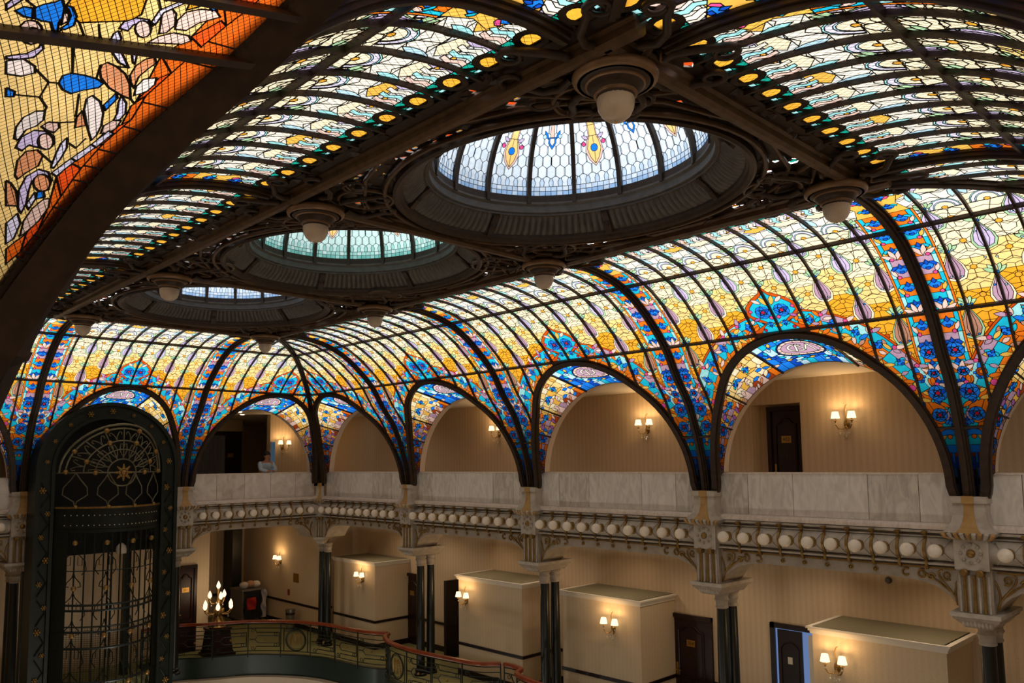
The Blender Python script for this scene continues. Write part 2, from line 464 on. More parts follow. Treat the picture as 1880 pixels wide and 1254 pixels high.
# ------------------------------------------------------------------ the pattern of one vault bay, drawn flat: u across (3.66 wide), t up the rib
BU, NP = 1.83, 10
PP = 2*BU/NP
AA, AZ0, AB = 1.64, -.35, 1.95                      # arch: half width, springing height, rise
def arch_uz(th, a=AA, b=AB, z0=AZ0): return a*np.cos(th), z0+b*np.sin(th)
def arch_t(th): return t_of_z(arch_uz(th)[1])
def bell(L, x, y, ang, s, o, c1='blue', c2='cyan'):
    """a bell flower: cup, two side lobes, mouth"""
    c, q = math.cos(ang), math.sin(ang)
    T = lambda P: [(x+s*(a*c-b*q), y+s*(a*q+b*c)) for a, b in P]
    L.poly(T([(-.1,-.5),(.25,-.55),(.55,-.35),(.6,0),(.55,.35),(.25,.55),(-.1,.5),(-.3,.25),(-.35,0),(-.3,-.25)]), c1, o)
    L.poly(T([(-.1,.25),(.3,.75),(.02,.9),(-.3,.6),(-.3,.3)]), c2, o+.1)
    L.poly(T([(-.1,-.25),(.3,-.75),(.02,-.9),(-.3,-.6),(-.3,-.3)]), c2, o+.1)
    L.poly(T([(.35,-.22),(.62,-.2),(.7,0),(.62,.2),(.35,.22)]), 'deep' if c1 == 'blue' else 'pink', o+.2)
    L.poly(T([(-.35,-.15),(-.1,-.2),(.1,0),(-.1,.2),(-.35,.15),(-.6,0)]), 'deep', o+.3)
def rosette(L, x, y, r, o, core='red'):
    L.circle(x, y, r, 'blue', o, 10)
    for k in range(5): L.leaf(x, y, 2*PI*k/5+.3, r*.95, r*.55, 'deep' if k == 2 else 'blue', o+.1)
    L.poly([(x+r*(.66 if q % 2 else .34)*math.cos(PI*q/4), y+r*(.66 if q % 2 else .34)*math.sin(PI*q/4)) for q in range(8)], 'paleblue', o+.2)
    L.poly([(x+r*(.52 if q % 2 else .30)*math.cos(PI*q/4), y+r*(.52 if q % 2 else .30)*math.sin(PI*q/4)) for q in range(8)], 'blue', o+.25)
    L.circle(x, y, r*.27, core, o+.3, 7)
def onion(L, x, y, s, o, body):
    P = [(0, .21), (.03, .12), (.075, .02), (.088, -.06), (.066, -.13), (0, -.165)]
    P2 = P+[(-a, b) for a, b in P[1:-1]][::-1]
    L.poly([(x+a*s*1.28, y+b*s*1.13-.008) for a, b in P2], 'cream' if body == 'mauve' else 'green', o)
    L.poly([(x+a*s, y+b*s) for a, b in P2], body, o+.1)
    for k in (-.5, .5): L.line([(x, y+.2*s), (x+k*.075*s, y+.03*s), (x+k*.09*s, y-.06*s), (x+k*.04*s, y-.15*s)], o+.15)
    for k in (-2, -1, 0, 1, 2): L.leaf(x, y+.2*s, PI/2+k*.48, .125*s, .052*s, 'green' if k else 'cream', o+.2)
    L.circle(x, y+.205*s, .026*s, 'blue', o+.4, 6)
def bay_pattern(hip=None):
    """hip: None or function t -> u beyond which the bay is cut by the hip rib"""
    rnd = random.Random(11)
    L = Leaded()
    rows = [(.92, 'brown'), (1.5, 'dkorange'), (2.55, 'yellow'), (2.82, 'yellow'), (3.12, 'paleyellow'), (3.95, 'cream'), (4.42, 'white'), (9, 'grey')]
    ts = [0, .3, .6, .92, 1.2, 1.5, 1.75, 2.0, 2.24, 2.43, 2.64, 2.85, 3.06, 3.27, 3.47, 3.68, 3.86, 4.05, 4.24, 4.42, TT-.2, TT]
    ju = {}
    for k in range(NP):
        u0 = -BU+k*PP
        for i in range(len(ts)-1):
            tm = (ts[i]+ts[i+1])/2+(.11 if k % 2 else -.09)
            c = next(c for lim, c in rows if tm < lim)
            L.poly([(u0, ts[i]), (u0+PP, ts[i]), (u0+PP, ts[i+1]), (u0, ts[i+1])], c, 0)
    base = lambda t: next(c for lim, c in rows if t < lim)
    # orange discs with petals between the thin ribs, onions on them
    for k in range(NP):
        u = -BU+(k+.5)*PP
        t = 1.62+(.19 if k % 2 else 0)
        while t < 3.75:
            n = 6
            for q in range(n):
                a = 2*PI*q/n+PI/6
                L.line([(u+.03*math.cos(a), t+.03*math.sin(a)), (u+.15*math.cos(a), t+.15*math.sin(a))], 1)
            for q in range(6):                    # scalloped outline of the flower
                a = 2*PI*q/n
                L.line([(u+.15*math.cos(a-PI/6), t+.15*math.sin(a-PI/6)), (u+.18*math.cos(a-.22), t+.18*math.sin(a-.22)), (u+.18*math.cos(a+.22), t+.18*math.sin(a+.22)), (u+.15*math.cos(a+PI/6), t+.15*math.sin(a+PI/6))], .9)
            L.circle(u, t, .034, 'dkorange' if t < 2.3 else 'disc', 5, 7)
            L.circle(u+PP*.36, t+.1, .014, 'paleblue' if t > 2.6 else 'blue', 5, 5); L.circle(u-PP*.36, t-.1, .014, 'paleblue' if t > 2.6 else 'blue', 5, 5)
            t += .375
    for k in range(1, NP):
        u = -BU+k*PP
        t = 1.86+(.37 if k % 2 else 0)
        while t < 3.9:
            onion(L, u, t, 1.08, 4, 'rosebrown' if t < 2.35 else ('mauve' if t < 3.3 else 'lilac'))
            t += .74
    # above the upper purlin: crescents, patches, waves
    for k in range(NP):
        u = -BU+(k+.5)*PP; s = 1 if k % 2 else -1
        for j, (c, r) in enumerate((('aqua', .150), ('palelilac', .138), ('paleblue', .105), ('cream', .093))):
            L.poly([(u+r*math.cos(a)*.98, 3.86+r*1.35*math.sin(a)) for a in np.linspace(.05, PI-.05, 9)], c, 2+j*.1)
        L.circle(u, 3.88, .03, 'disc', 5, 6)
        L.leaf(u+.12*s, 4.05, PI/2-.25*s, .26, .085, 'paleblue', 3)
        L.leaf(u-.13*s, 4.13, PI/2+.2*s, .22, .075, 'aqua', 3)
        L.poly([(u-.15, 4.30), (u+.02, 4.24), (u+.14, 4.31), (u+.05, 4.40), (u-.1, 4.41)], 'cream' if k % 3 else 'leaf', 2.5)
        L.circle(u+.1*s, 4.44, .02, 'disc', 4, 6)
        for j, c in enumerate(('lilac', 'white', 'aqua', 'petal')):
            x0 = u-.16+j*.085
            L.poly([(x0, 4.36), (x0+.03, 4.43), (x0-.01, 4.50), (x0+.03, 4.60), (x0+.075, 4.60), (x0+.045, 4.50), (x0+.08, 4.43), (x0+.05, 4.36)], c, 2.6+j*.05)
        L.poly([(u-PP/2, 4.56), (u+PP/2, 4.56), (u+PP/2, TT), (u-PP/2, TT)], 'teal', 3)
        L.poly([(u-PP/2, 4.56), (u-PP/2+.05, 4.53), (u-PP/2+.07, 4.62), (u-PP/2+.02, 4.67)], 'petal', 3.2)
        L.line([(u-PP/2, 4.62), (u, 4.72), (u+PP/2, 4.62)], 3.3); L.line([(u-.1, 4.56), (u-.06, TT)], 3.3); L.line([(u+.1, 4.56), (u+.06, TT)], 3.3)
        for dx in (-.12, .12): L.poly([(u+dx-.05, 4.66), (u+dx+.05, 4.66), (u+dx, TT-.01)], 'aqua', 3.25)
        L.circle(u, 4.65, .112, 'iron', 20, 14); L.circle(u, 4.65, .066, 'gold', 21, 12)
        L.poly([(u-PP/2+.0, 4.58), (u-.1, 4.63), (u-.1, 4.67), (u-PP/2, 4.60)], 'iron', 19.5); L.poly([(u+PP/2, 4.58), (u+.1, 4.63), (u+.1, 4.67), (u+PP/2, 4.60)], 'iron', 19.5)
    for k in range(NP):
        u = -BU+(k+.5)*PP
        for t in np.arange(3.3, 4.55, .155):
            L.line([(u-PP/2, t), (u-.05, t+.05+rnd.uniform(-.03, .03)), (u+.06, t-.03), (u+PP/2, t+.04)], 1.5)
        for t in np.arange(2.5, 3.3, .2): L.line([(u-PP/2, t), (u, t+.1), (u+PP/2, t)], .5)
        L.line([(u+.04, 3.2), (u-.06, 3.6), (u+.05, 3.95), (u-.04, 4.3), (u+.03, 4.55)], 1.5)
    # borders beside the main ribs
    for s in (-1, 1):
        X = lambda d: s*(BU-d)
        Q = lambda d0, d1, t0, t1: [(X(d0), t0), (X(d1), t0), (X(d1), t1), (X(d0), t1)]
        t0, t1 = 1.35, 4.0
        n = int(round((t1-t0)/.27)); st = (t1-t0)/n
        for i in range(n):
            a = t0+i*st; b = a+st
            L.poly(Q(.262, .288, a, b), 'orange', 6); L.poly(Q(.215, .262, a, b), 'cyan' if i % 2 else 'aqua', 6); L.poly(Q(0, .215, a, b), ('cyan', 'orange', 'mauve', 'orange')[i % 4], 6)
            bell(L, X(.135), a+st*.52, -PI/2, .115, 7, 'blue', 'cyan' if i % 2 else 'deep')
            L.leaf(X(.03), a+.02, PI/2-s*.3, .16, .06, 'deep', 6.5); L.leaf(X(.2), a+.02, PI/2+s*.4, .12, .05, 'petal' if i % 3 == 0 else 'leaf', 6.6)
            L.circle(X(.185), a+st*.04, .026, 'pink', 8, 6)
            if i % 3 == 1:
                for k in (-.5, .25, 1.0): L.leaf(X(.14), a, PI/2+k*s, .17, .06, 'petal', 7.8)
        L.poly([(X(.0), 4.0), (X(.26), 4.0), (X(.2), 4.2), (X(.26), 4.35), (X(.0), 4.5)], 'leaf', 6); bell(L, X(.11), 4.15, -PI/2, .1, 7); bell(L, X(.1), 4.36, PI/2, .11, 7, 'blue', 'pink')
        # lower clutter: rosettes, leaves, scrolls
        L.poly([(X(0), .9), (X(.8), .9), (X(.62), 1.25), (X(.52), 1.5), (X(.40), 1.62), (X(.29), 1.60), (X(.29), 1.38), (X(0), 1.38)], 'dkorange', 5.9)
        for i in range(46):
            d = rnd.uniform(.02, .62); t = rnd.uniform(.92, 1.62)
            L.leaf(X(d), t, rnd.uniform(0, 6.28), rnd.uniform(.1, .17), rnd.uniform(.04, .065), rnd.choice(['leaf', 'mauve', 'orange', 'blue', 'petal', 'leaf', 'rosebrown', 'cyan', 'purple']), 6.1+i*.005)
        for d, t, r in ((.155, 1.92, .105), (.17, 1.36, .108), (.40, 1.22, .068), (.20, 1.08, .088), (.16, 1.63, .065), (.42, 1.02, .055)):
            if t < 1.8: rosette(L, X(d), t, r, 9)
        rosette(L, X(.14), 1.92, .10, 9)
        L.circle(X(.34), 1.60, .06, 'rust', 9, 8); L.circle(X(.34), 1.60, .03, 'orange', 9.2, 6); L.circle(X(.44), 1.45, .045, 'pink', 9, 7); L.circle(X(.52), 1.3, .05, 'red', 9, 7)
        # foot of the bay: deep blue bands with a small arch
        for a, b, c in ((0, .2, 'navy'), (.2, .4, 'navy'), (.4, .56, 'deep'), (.56, .60, 'rust'), (.60, .70, 'blue')): L.poly(Q(0, .6, a, b), c, 6)
        L.line([(X(.1), 0), (X(.1), .56)], 6.5)
        L.poly([(X(0), .70), (X(.6), .70), (X(.6), .92), (X(0), .92)], 'rust', 6)
        L.poly([(X(.13)+.16*math.cos(a), .70+.20*math.sin(a)) for a in np.linspace(0, PI, 9)], 'blue', 7)
        L.poly([(X(.13)+.10*math.cos(a), .70+.13*math.sin(a)) for a in np.linspace(0, PI, 8)], 'cyan', 7.1)
        L.circle(X(.13), .80, .03, 'orange', 7.3, 6)
        for a in (.1, .3, .48): L.poly(Q(.03, .075, a, a+.1), 'cyan' if a > .4 else 'deep', 7); L.poly(Q(.11, .14, a, a+.12), 'blue', 7)
    # garland that follows the arch, with its finial
    th = np.linspace(.30, PI-.30, 37)
    ua, za = arch_uz(th); ta = t_of_z(za)
    tu, tv = np.gradient(ua), np.gradient(ta); l = np.hypot(tu, tv); nx, ny = tv/l, -tu/l
    sg = np.sign(nx*ua+ny*(ta-.5)); nx, ny = nx*sg, ny*sg
    def off(d, i0=0, i1=None): return [(float(ua[i]+nx[i]*d), float(ta[i]+ny[i]*d)) for i in range(len(th))[i0:i1]]
    nseg = 18
    for i in range(nseg):
        a, b = i*2, i*2+3
        def band(d0, d1, c, o): L.poly(off(d0, a, b)+off(d1, a, b)[::-1], c, o)
        band(.0, .11, 'orange', 6.9); band(.36, .39, 'dkorange', 6.9); band(.11, .24, ('cyan', 'orange', 'cyan')[i % 3], 6.9); band(.24, .36, ('aqua', 'cyan', 'mauve')[i % 3], 6.9)
        m = a+1; ang = math.atan2(tv[m], tu[m])
        x, y = off(.23)[m]
        bell(L, x, y, ang+(PI if ua[m] > 0 else 0), .09, 7.5, 'blue', 'cyan' if i % 2 == 0 else 'blue')
        for k in range(6):
            q = off((.13, .33, .20, .29, .18, .30)[k])[min(a+(0, 1, 2, 2, 1, 2)[k], 36)]
            L.leaf(q[0], q[1], rnd.uniform(0, 6.28), rnd.uniform(.10, .15), .055, rnd.choice(['leaf', 'petal', 'leaf', 'mauve', 'orange', 'blue', 'rosebrown', 'cyan']), 7.1+k*.01)
        for k in range(3):
            q = off((.10, .32, .16)[k])[min(a+(2, 2, 1)[k], 36)]
            L.leaf(q[0], q[1], ang+(1.2, -.9, 2.2)[k], .15, .06, ('leaf', 'petal', 'orange')[k] if i % 2 else ('leaf', 'mauve', 'leaf')[k], 7.2+k*.01)
        q = off(.335)[a]; L.circle(q[0], q[1], .03, 'pink', 8, 6)
    P = [(0, 3.20), (.06, 3.08), (.2, 3.0), (.33, 2.88), (.36, 2.74), (.28, 2.64), (.16, 2.58), (.3, 2.5), (.5, 2.42)]
    L.poly(P+[(-a, b) for a, b in P[::-1]], 'dkorange', 8.2)
    P = [(0, 3.12), (.05, 3.03), (.18, 2.95), (.28, 2.86), (.31, 2.74), (.24, 2.68), (.13, 2.60), (.22, 2.5), (.3, 2.40)]
    L.poly(P+[(-a, b) for a, b in P[::-1]], 'cyan', 8.3)
    L.line([(0, 3.12), (0, 2.4)], 8.35)
    for s in (-1, 1):
        rosette(L, s*.13, 2.76, .105, 8.6); L.leaf(s*.03, 2.86, PI/2-s*.35, .17, .07, 'leaf', 8.5); L.leaf(s*.1, 2.9, PI/2-s*.9, .14, .06, 'petal', 8.5)
        L.leaf(s*.2, 2.68, -s*.4 if s > 0 else PI+.4, .11, .05, 'purple', 8.5); bell(L, s*.1, 2.55, PI/2, .075, 8.6); L.circle(s*.05, 2.66, .03, 'pink', 8.7, 6); L.leaf(0, 2.5, PI/2+s*.7, .12, .05, 'leaf', 8.5)
        L.circle(s*.29, 2.8, .028, 'pink', 8.7, 6); L.circle(s*.2, 2.48, .025, 'red', 8.7, 6)
    # what is not glass: the arch, and everything beyond the edges
    V = 50
    u, z = arch_uz(np.linspace(0, PI, 49)); tz = t_of_z(z)
    L.poly([(AA, -.3)]+[(float(a), float(b)) for a, b in zip(u, tz)]+[(-AA, -.3)], None, V)
    L.poly([(BU, -1), (BU+2, -1), (BU+2, 7), (BU, 7)], None, V); L.poly([(-BU, -1), (-BU-2, -1), (-BU-2, 7), (-BU, 7)], None, V)
    L.poly([(-3, -1), (3, -1), (3, 0), (-3, 0)], None, V); L.poly([(-3, TT), (3, TT), (3, TT+1), (-3, TT+1)], None, V)
    if hip:
        t = np.linspace(0, TT, 40)
        L.poly([(float(hip(x)), float(x)) for x in t]+[(4, TT), (4, 0)], None, V)
    return L.solve()
HIPR = lambda t: ((YF-float(wz(t)[0])*WS['F'])-(14.1+YF)/2)/(YF-14.1)*2*BU
HIPF = lambda t: ((XR-float(wz(t)[0])*WS['R'])-(7.07+XR)/2)/(XR-7.07)*2*BU
PATS = {'full': bay_pattern(), 'R': bay_pattern(HIPR), 'F': bay_pattern(HIPF)}

ORD = ['first', 'second', 'third', 'fourth', 'fifth']
SDN = {'R': 'right-hand side', 'L': 'left-hand side', 'F': 'lift end', 'N': 'near end'}
def bay_fn(sd, u0, u1, mir):
    m, k = (u0+u1)/2, (u1-u0)/(2*BU)*(-1 if mir else 1)
    return (lambda uv, off: vault(sd, m+uv[:, 0]*k, uv[:, 1], off)), m, k
def vault_net(root, fn):
    net = []
    for d in np.arange(-6, 8, .055):
        for sg in (1, -1):
            t = np.linspace(1.2, TT-.05, 40); u = sg*(t-3)*.75+d-3
            ok = (np.abs(u) < BU-.03) & ((np.abs(u) > AA) | (t > t_of_z(AZ0+AB*np.sqrt(np.clip(1-(u/AA)**2, 0, 1)))+.05))
            if ok.sum() > 2: net.append(np.stack([u[ok], t[ok]], 1))
    nv = np.concatenate(net); nl = []; o = 0
    for q in net: nl += [(o+i, o+i+1) for i in range(len(q)-1)]; o += len(q)
    lead_mesh(nv, np.array(nl), lambda a, b: fn(a, b+.02), .0028, .002).build('safety_net', WIRE, root, 0, True)
def bar_sec(w, d0, d1): return [(-w/2, d0), (w/2, d0), (w/2, d1), (-w/2, d1)]
def vault_bay(sd, u0, u1, pat, mir, label):
    fn, m, k = bay_fn(sd, u0, u1, mir)
    c = vault(sd, m, 0.0)
    root = thing('stained_glass_vault', label, 'stained glass', c, 'stained glass bays of the cove vault')
    v2, ln, pc = PATS[pat]
    glaze(root, v2, ln, pc, fn, 'pane', .0075, .005)
    if pat == 'full' and sd in 'LN': vault_net(root, fn)
    hip = {'full': None, 'R': HIPR, 'F': HIPF}[pat]
    tt = np.linspace(0, TT, 200)
    hu = np.array([hip(t) for t in tt]) if hip else None
    fn2 = lambda u, t, off: fn(np.stack([np.broadcast_to(u, np.shape(t)).astype(float), t], 1), off)
    for i in range(1, NP):
        u = -BU+i*PP
        ta = float(t_of_z(AZ0+AB*math.sqrt(max(0, 1-(u/AA)**2)))) if abs(u) < AA else 0.0
        tb = TT
        if hip is not None:
            ok = tt[hu > u]
            tb = float(ok.max()) if len(ok) else 0
        if tb-ta < .15: continue
        t = np.linspace(ta, tb, 26)
        P = fn2(u, t, 0.0); N = fn2(u, t, .1)-P
        MB().sweep(P, N, bar_sec(.024, -.01, .034)).build('glazing_bar', IRON, root, 0)
    for tp, w in ((2.43, .034), (3.68, .032), (.92, .026)):
        spans = [(-BU, BU)]
        if tp < 1.2: ue = AA*math.sqrt(max(0, 1-((float(wz(tp)[1])-AZ0)/AB)**2)); spans = [(-BU, -ue), (ue, BU)]
        for a, b in spans:
            if hip is not None: b = min(b, float(hip(tp)))
            if b-a < .05: continue
            u = np.linspace(a, b, 8); t = np.full(8, tp)
            P = fn2(u, t, 0.0); N = fn2(u, t, .1)-P
            MB().sweep(P, N, bar_sec(w, -.01, .042)).build('purlin', IRON, root, 0)
    return root, fn, fn2
def rib_profile(sd, u, name, label, sec, t0=.075, grp='main ribs of the vault', ufn=None):
    t = np.linspace(t0, TT, 40)
    uu = u if ufn is None else np.array([ufn(x) for x in t])
    P = vault(sd, uu, t); N = vault(sd, uu, t, .1)-P
    mb = MB()
    for s in sec: mb.sweep(P, N, s)
    o = mb.build(name, IRON, None, 0); tag(o, label, 'rib', grp); return o
RIBSEC = [bar_sec(.135, -.03, .02), bar_sec(.09, .02, .05), bar_sec(.04, .05, .075)]
bays = []
for sd in 'RL':
    nm = 'right' if sd == 'R' else 'left'
    for i in range(5):
        pat, mir = ('R', True) if i == 0 else (('R', False) if i == 4 else ('full', False))
        w = ['nearest corner of the', 'nearest full bay of the', 'middle bay of the', 'farthest full bay of the', 'far corner of the'][i]
        py = PY if sd == 'R' else PYL
        bays.append((sd, py[i], py[i+1], pat, mir, f'yellow and blue flowered glass vault, {w} {SDN[sd]}'))
for sd in 'FN':
    for i in range(3):
        pat, mir = [('F', True), ('full', False), ('F', False)][i]
        w = ['left corner of the', 'middle of the', 'right corner of the'][i]
        bays.append((sd, PX[i], PX[i+1], pat, mir, f'curved stained glass vault of yellow and blue flowers, {w} {SDN[sd]}'))
for b in bays: vault_bay(*b)
for sd in 'RL':
    for i in range(1, 5):
        rib_profile(sd, (PY if sd == 'R' else PYL)[i], 'vault_rib', f'dark iron rib rising to the {ORD[4-i]} lamp from the lift end, {SDN[sd]}', RIBSEC)
for sd in 'FN':
    for i in (1, 2):
        rib_profile(sd, PX[i], 'vault_rib', f'dark iron rib at the {"left" if i == 1 else "right"} of the middle bay, {SDN[sd]}', RIBSEC)
for sd, nmx, ufn in (('R', 'far right corner', lambda t: YF-float(wz(t)[0])*WS['F']), ('R', 'near right corner', lambda t: YN+float(wz(t)[0])*WS['N']),
                     ('L', 'far left corner', lambda t: YF-float(wz(t)[0])*WS['F']), ('L', 'near left corner', lambda t: YN+float(wz(t)[0])*WS['N'])):
    rib_profile(sd, 0, 'hip_rib', f'dark iron diagonal hip rib rising from the {nmx} of the hall', RIBSEC, .075, 'hip ribs of the vault', ufn)

# ------------------------------------------------------------------ arches: iron arch rib on the vault, plaster arch in the wall, leaded soffit between
WAR, WAZ = 1.58, -.25
def soff_fn(sd, u0, u1, flip=False):
    m, k = (u0+u1)/2, (u1-u0)/(2*BU)*(-1 if flip else 1)
    def fn(sq, off):
        th = sq[:, 0]/1.75
        ua, za = arch_uz(th); ta = t_of_z(za)
        A = vault(sd, m+ua*k, ta)
        B = side3(sd, m+WAR*np.cos(th)*k, -.10, WAZ+WAR*np.sin(th))
        r = np.clip(sq[:, 1]/soff_w(sq[:, 0]), 0, 1)[:, None]
        P = A*(1-r)+B*r
        if off:
            C = side3(sd, m, .2, -.3); d = C-P; d /= np.linalg.norm(d, axis=1)[:, None]; P = P+d*off
        return P
    return fn
_ths = np.linspace(0, PI, 90)
_ua, _za = arch_uz(_ths); _A = vault('R', _ua, t_of_z(_za)); _B = side3('R', WAR*np.cos(_ths), -.10, WAZ+WAR*np.sin(_ths))
_W = np.linalg.norm(_A-_B, axis=1)
def soff_w(s): return np.interp(np.asarray(s)/1.75, _ths, _W)
SL = PI*1.75
def soffit_pattern():
    rnd = random.Random(5); L = Leaded()
    sm = SL/2
    s = np.linspace(0, SL, 45); w = soff_w(s)
    n = 44
    for i in range(n):
        a, b = s[i], s[i+1]; d = abs((a+b)/2-sm)
        wa, wb = w[i], w[i+1]
        for j in range(4):
            f0, f1 = j/4, (j+1)/4
            c = 'deep' if d < .62 else (('paleyellow', 'cream', 'leaf', 'paleyellow')[(i+j) % 4] if d < 1.5 else ('leaf', 'orange', 'mauve', 'rosebrown')[(i*3+j) % 4])
            if j == 3 and d < 2.6: c = rnd.choice(('rust', 'petal', 'orange', 'rosebrown', 'leaf', 'mauve'))
            if d < .62: c = ('blue', 'cyan', 'deep', 'blue', 'paleblue')[(i*2+j*3) % 5]
            L.poly([(a, wa*f0), (b, wb*f0), (b, wb*f1), (a, wa*f1)], c, 0)
    for i in range(150):
        x = rnd.uniform(.15, SL-.15); d = abs(x-sm)
        if d < .55: continue
        y = rnd.uniform(.04, float(soff_w(x))*.9)
        c = rnd.choice(['blue', 'cream', 'leaf', 'petal', 'salmon', 'leaf', 'cream'] if d < 1.5 else ['leaf', 'mauve', 'orange', 'petal', 'leaf', 'rosebrown', 'blue', 'purple'])
        L.leaf(x, y, rnd.uniform(0, 6.28), rnd.uniform(.1, .2), rnd.uniform(.05, .09), c, 1+i*.002)
    for d in (.95, 1.25, 1.6, 2.0, 2.3):
        for q in (-1, 1):
            x = sm+q*d; y = float(soff_w(x))*(.35 if d < 1.5 else .5)
            (bell(L, x, y, rnd.uniform(0, 6), .1, 3) if d < 1.8 else rosette(L, x, y, min(.1, y*.7), 3, 'red' if d > 1.9 else 'orange'))
    wm = float(soff_w(sm)); cy_ = wm*.45
    for i in range(40):
        a = 2*PI*i/40; rr = rnd.uniform(.36, .58)
        L.leaf(sm+rr*1.0*math.cos(a), cy_+rr*.8*math.sin(a), a+1.3, .13, .06, ('blue', 'cyan', 'paleblue', 'deep', 'leaf')[i % 5], 2+i*.002)
    L.circle(sm, cy_, .37, 'navy', 8, 22, .275); L.circle(sm, cy_, .345, 'petal', 8.1, 22, .25)
    for a in range(16):
        q = 2*PI*a/16; L.line([(sm+.345*math.cos(q), cy_+.25*math.sin(q)), (sm+.29*math.cos(q), cy_+.2*math.sin(q))], 8.15)
    L.circle(sm, cy_, .29, 'mauve', 8.2, 20, .2)
    def stroke(P, wd=.034):
        P = np.array(P, float); T = np.gradient(P, axis=0); T /= np.linalg.norm(T, axis=1)[:, None]
        N = np.stack([-T[:, 1], T[:, 0]], 1)*wd/2
        # s runs left to right and the second axis downwards for someone in the hall
        Q = np.r_[P+N, (P-N)[::-1]]
        L.poly([(sm+x, cy_-y) for x, y in Q], 'white', 9)
    stroke([(-.05+.13*math.cos(a), .115*math.sin(a)) for a in np.linspace(.75, 2*PI-.75, 14)], .036)
    stroke([(-.10, -.12), (-.02, .12)], .034); stroke([(-.02, .12), (.05, -.08)], .034); stroke([(.05, -.08), (.15, .13)], .034); stroke([(.15, .13), (.20, -.12)], .034)
    V = 50
    L.poly([(x, y) for x, y in zip(s, w)]+[(SL, 3), (0, 3)], None, V); L.poly([(-1, -1), (SL+1, -1), (SL+1, 0), (-1, 0)], None, V)
    L.poly([(-1, -1), (.06, -1), (.06, 3), (-1, 3)], None, V); L.poly([(SL-.06, -1), (SL+1, -1), (SL+1, 3), (SL-.06, 3)], None, V)
    return L.solve()
SOFP = soffit_pattern()
ARSEC = [bar_sec(.115, -.05, .03), bar_sec(.08, .03, .065)]
def arch_set(sd, u0, u1, where, pattern=None, near=False):
    m, k = (u0+u1)/2, (u1-u0)/(2*BU)
    th = np.linspace(0, PI, 49)
    ua, za = arch_uz(th); ta = t_of_z(za)
    zlow = np.array([-.478, -.44])
    P = np.r_[side3(sd, m+(AA+np.array([.035, .02]))*k, 0, zlow), vault(sd, m+ua*k, ta), side3(sd, m-(AA+np.array([.02, .035]))*k, 0, zlow[::-1])]
    N0 = vault(sd, m+ua*k, ta, .1)-vault(sd, m+ua*k, ta)
    N = np.r_[N0[:1], N0[:1], N0, N0[-1:], N0[-1:]]
    if near:                                   # this one stands right beside the camera: a flat bar on the soffit's edge
        sq = np.linspace(.3, SL-.1, 60); f_ = soff_fn(sd, u0, u1); q_ = .067+.035*np.clip((.95-sq)/.6, 0, 1)
        P = f_(np.stack([sq, q_], 1), 0.0); N = f_(np.stack([sq, q_], 1), .1)-P
    mb = MB()
    for s_ in (ARSEC if not near else [bar_sec(.15, -.02, .012), bar_sec(.09, .012, .022)]): mb.sweep(P, N, s_)
    tag(mb.build('arch_rib', IRON, None, 0), f'dark iron arch rib, {where}', 'rib', 'arch ribs over the gallery openings')
    root = thing('soffit_panel', f'leaded soffit with white oval monogram, {where}', 'stained glass', side3(sd, m, 0, -.3), 'soffit panels of the arches')
    if near: root['label'] = 'large leaded soffit of orange, yellow and pink petals beside the dark diagonal arch rib'
    fn = soff_fn(sd, u0, u1, sd == 'F' or (sd == 'L' and not near))
    v2, ln, pc = pattern or SOFP
    glaze(root, v2, ln, pc, fn, 'pane', .0056 if near else .0095, .004 if near else .006, 9)
    if near:                                   # fine diamond safety net just below the glass
        net = []
        for d in np.arange(-1.0, 3.6, .0185):
            for sg in (1, -1):
                x = np.linspace(.7, 2.2, 31); y = sg*(x-1.45)*.9+d-.8*(sg < 0)+.0
                ok = (y > .06) & (y < soff_w(x)-.02)
                if ok.sum() > 2: net.append(np.stack([x[ok], y[ok]], 1))
        nv = np.concatenate(net); nl = []; o = 0
        for q in net: nl += [(o+i, o+i+1) for i in range(len(q)-1)]; o += len(q)
        lead_mesh(nv, np.array(nl), lambda a, b: fn(a, b+.009), .0017, .0012).build('safety_net', WIRE, root, 0, True)
    for s_ in ((-1.95, -1.45, -.62, .62, 1.45, 1.95) if not near else NEARBARS):
        x = SL/2+s_; q = np.linspace(0, float(soff_w(x)), 6)
        P = fn(np.stack([np.full(6, x), q], 1), 0.0); N = fn(np.stack([np.full(6, x), q], 1), .1)-P
        MB().sweep(P, N, bar_sec(.022, -.005, .03)).build('glazing_bar', IRON, root, 0)
    return fn
NEARBARS = (-1.128, -.942, -.4, .3, .9, 1.4)

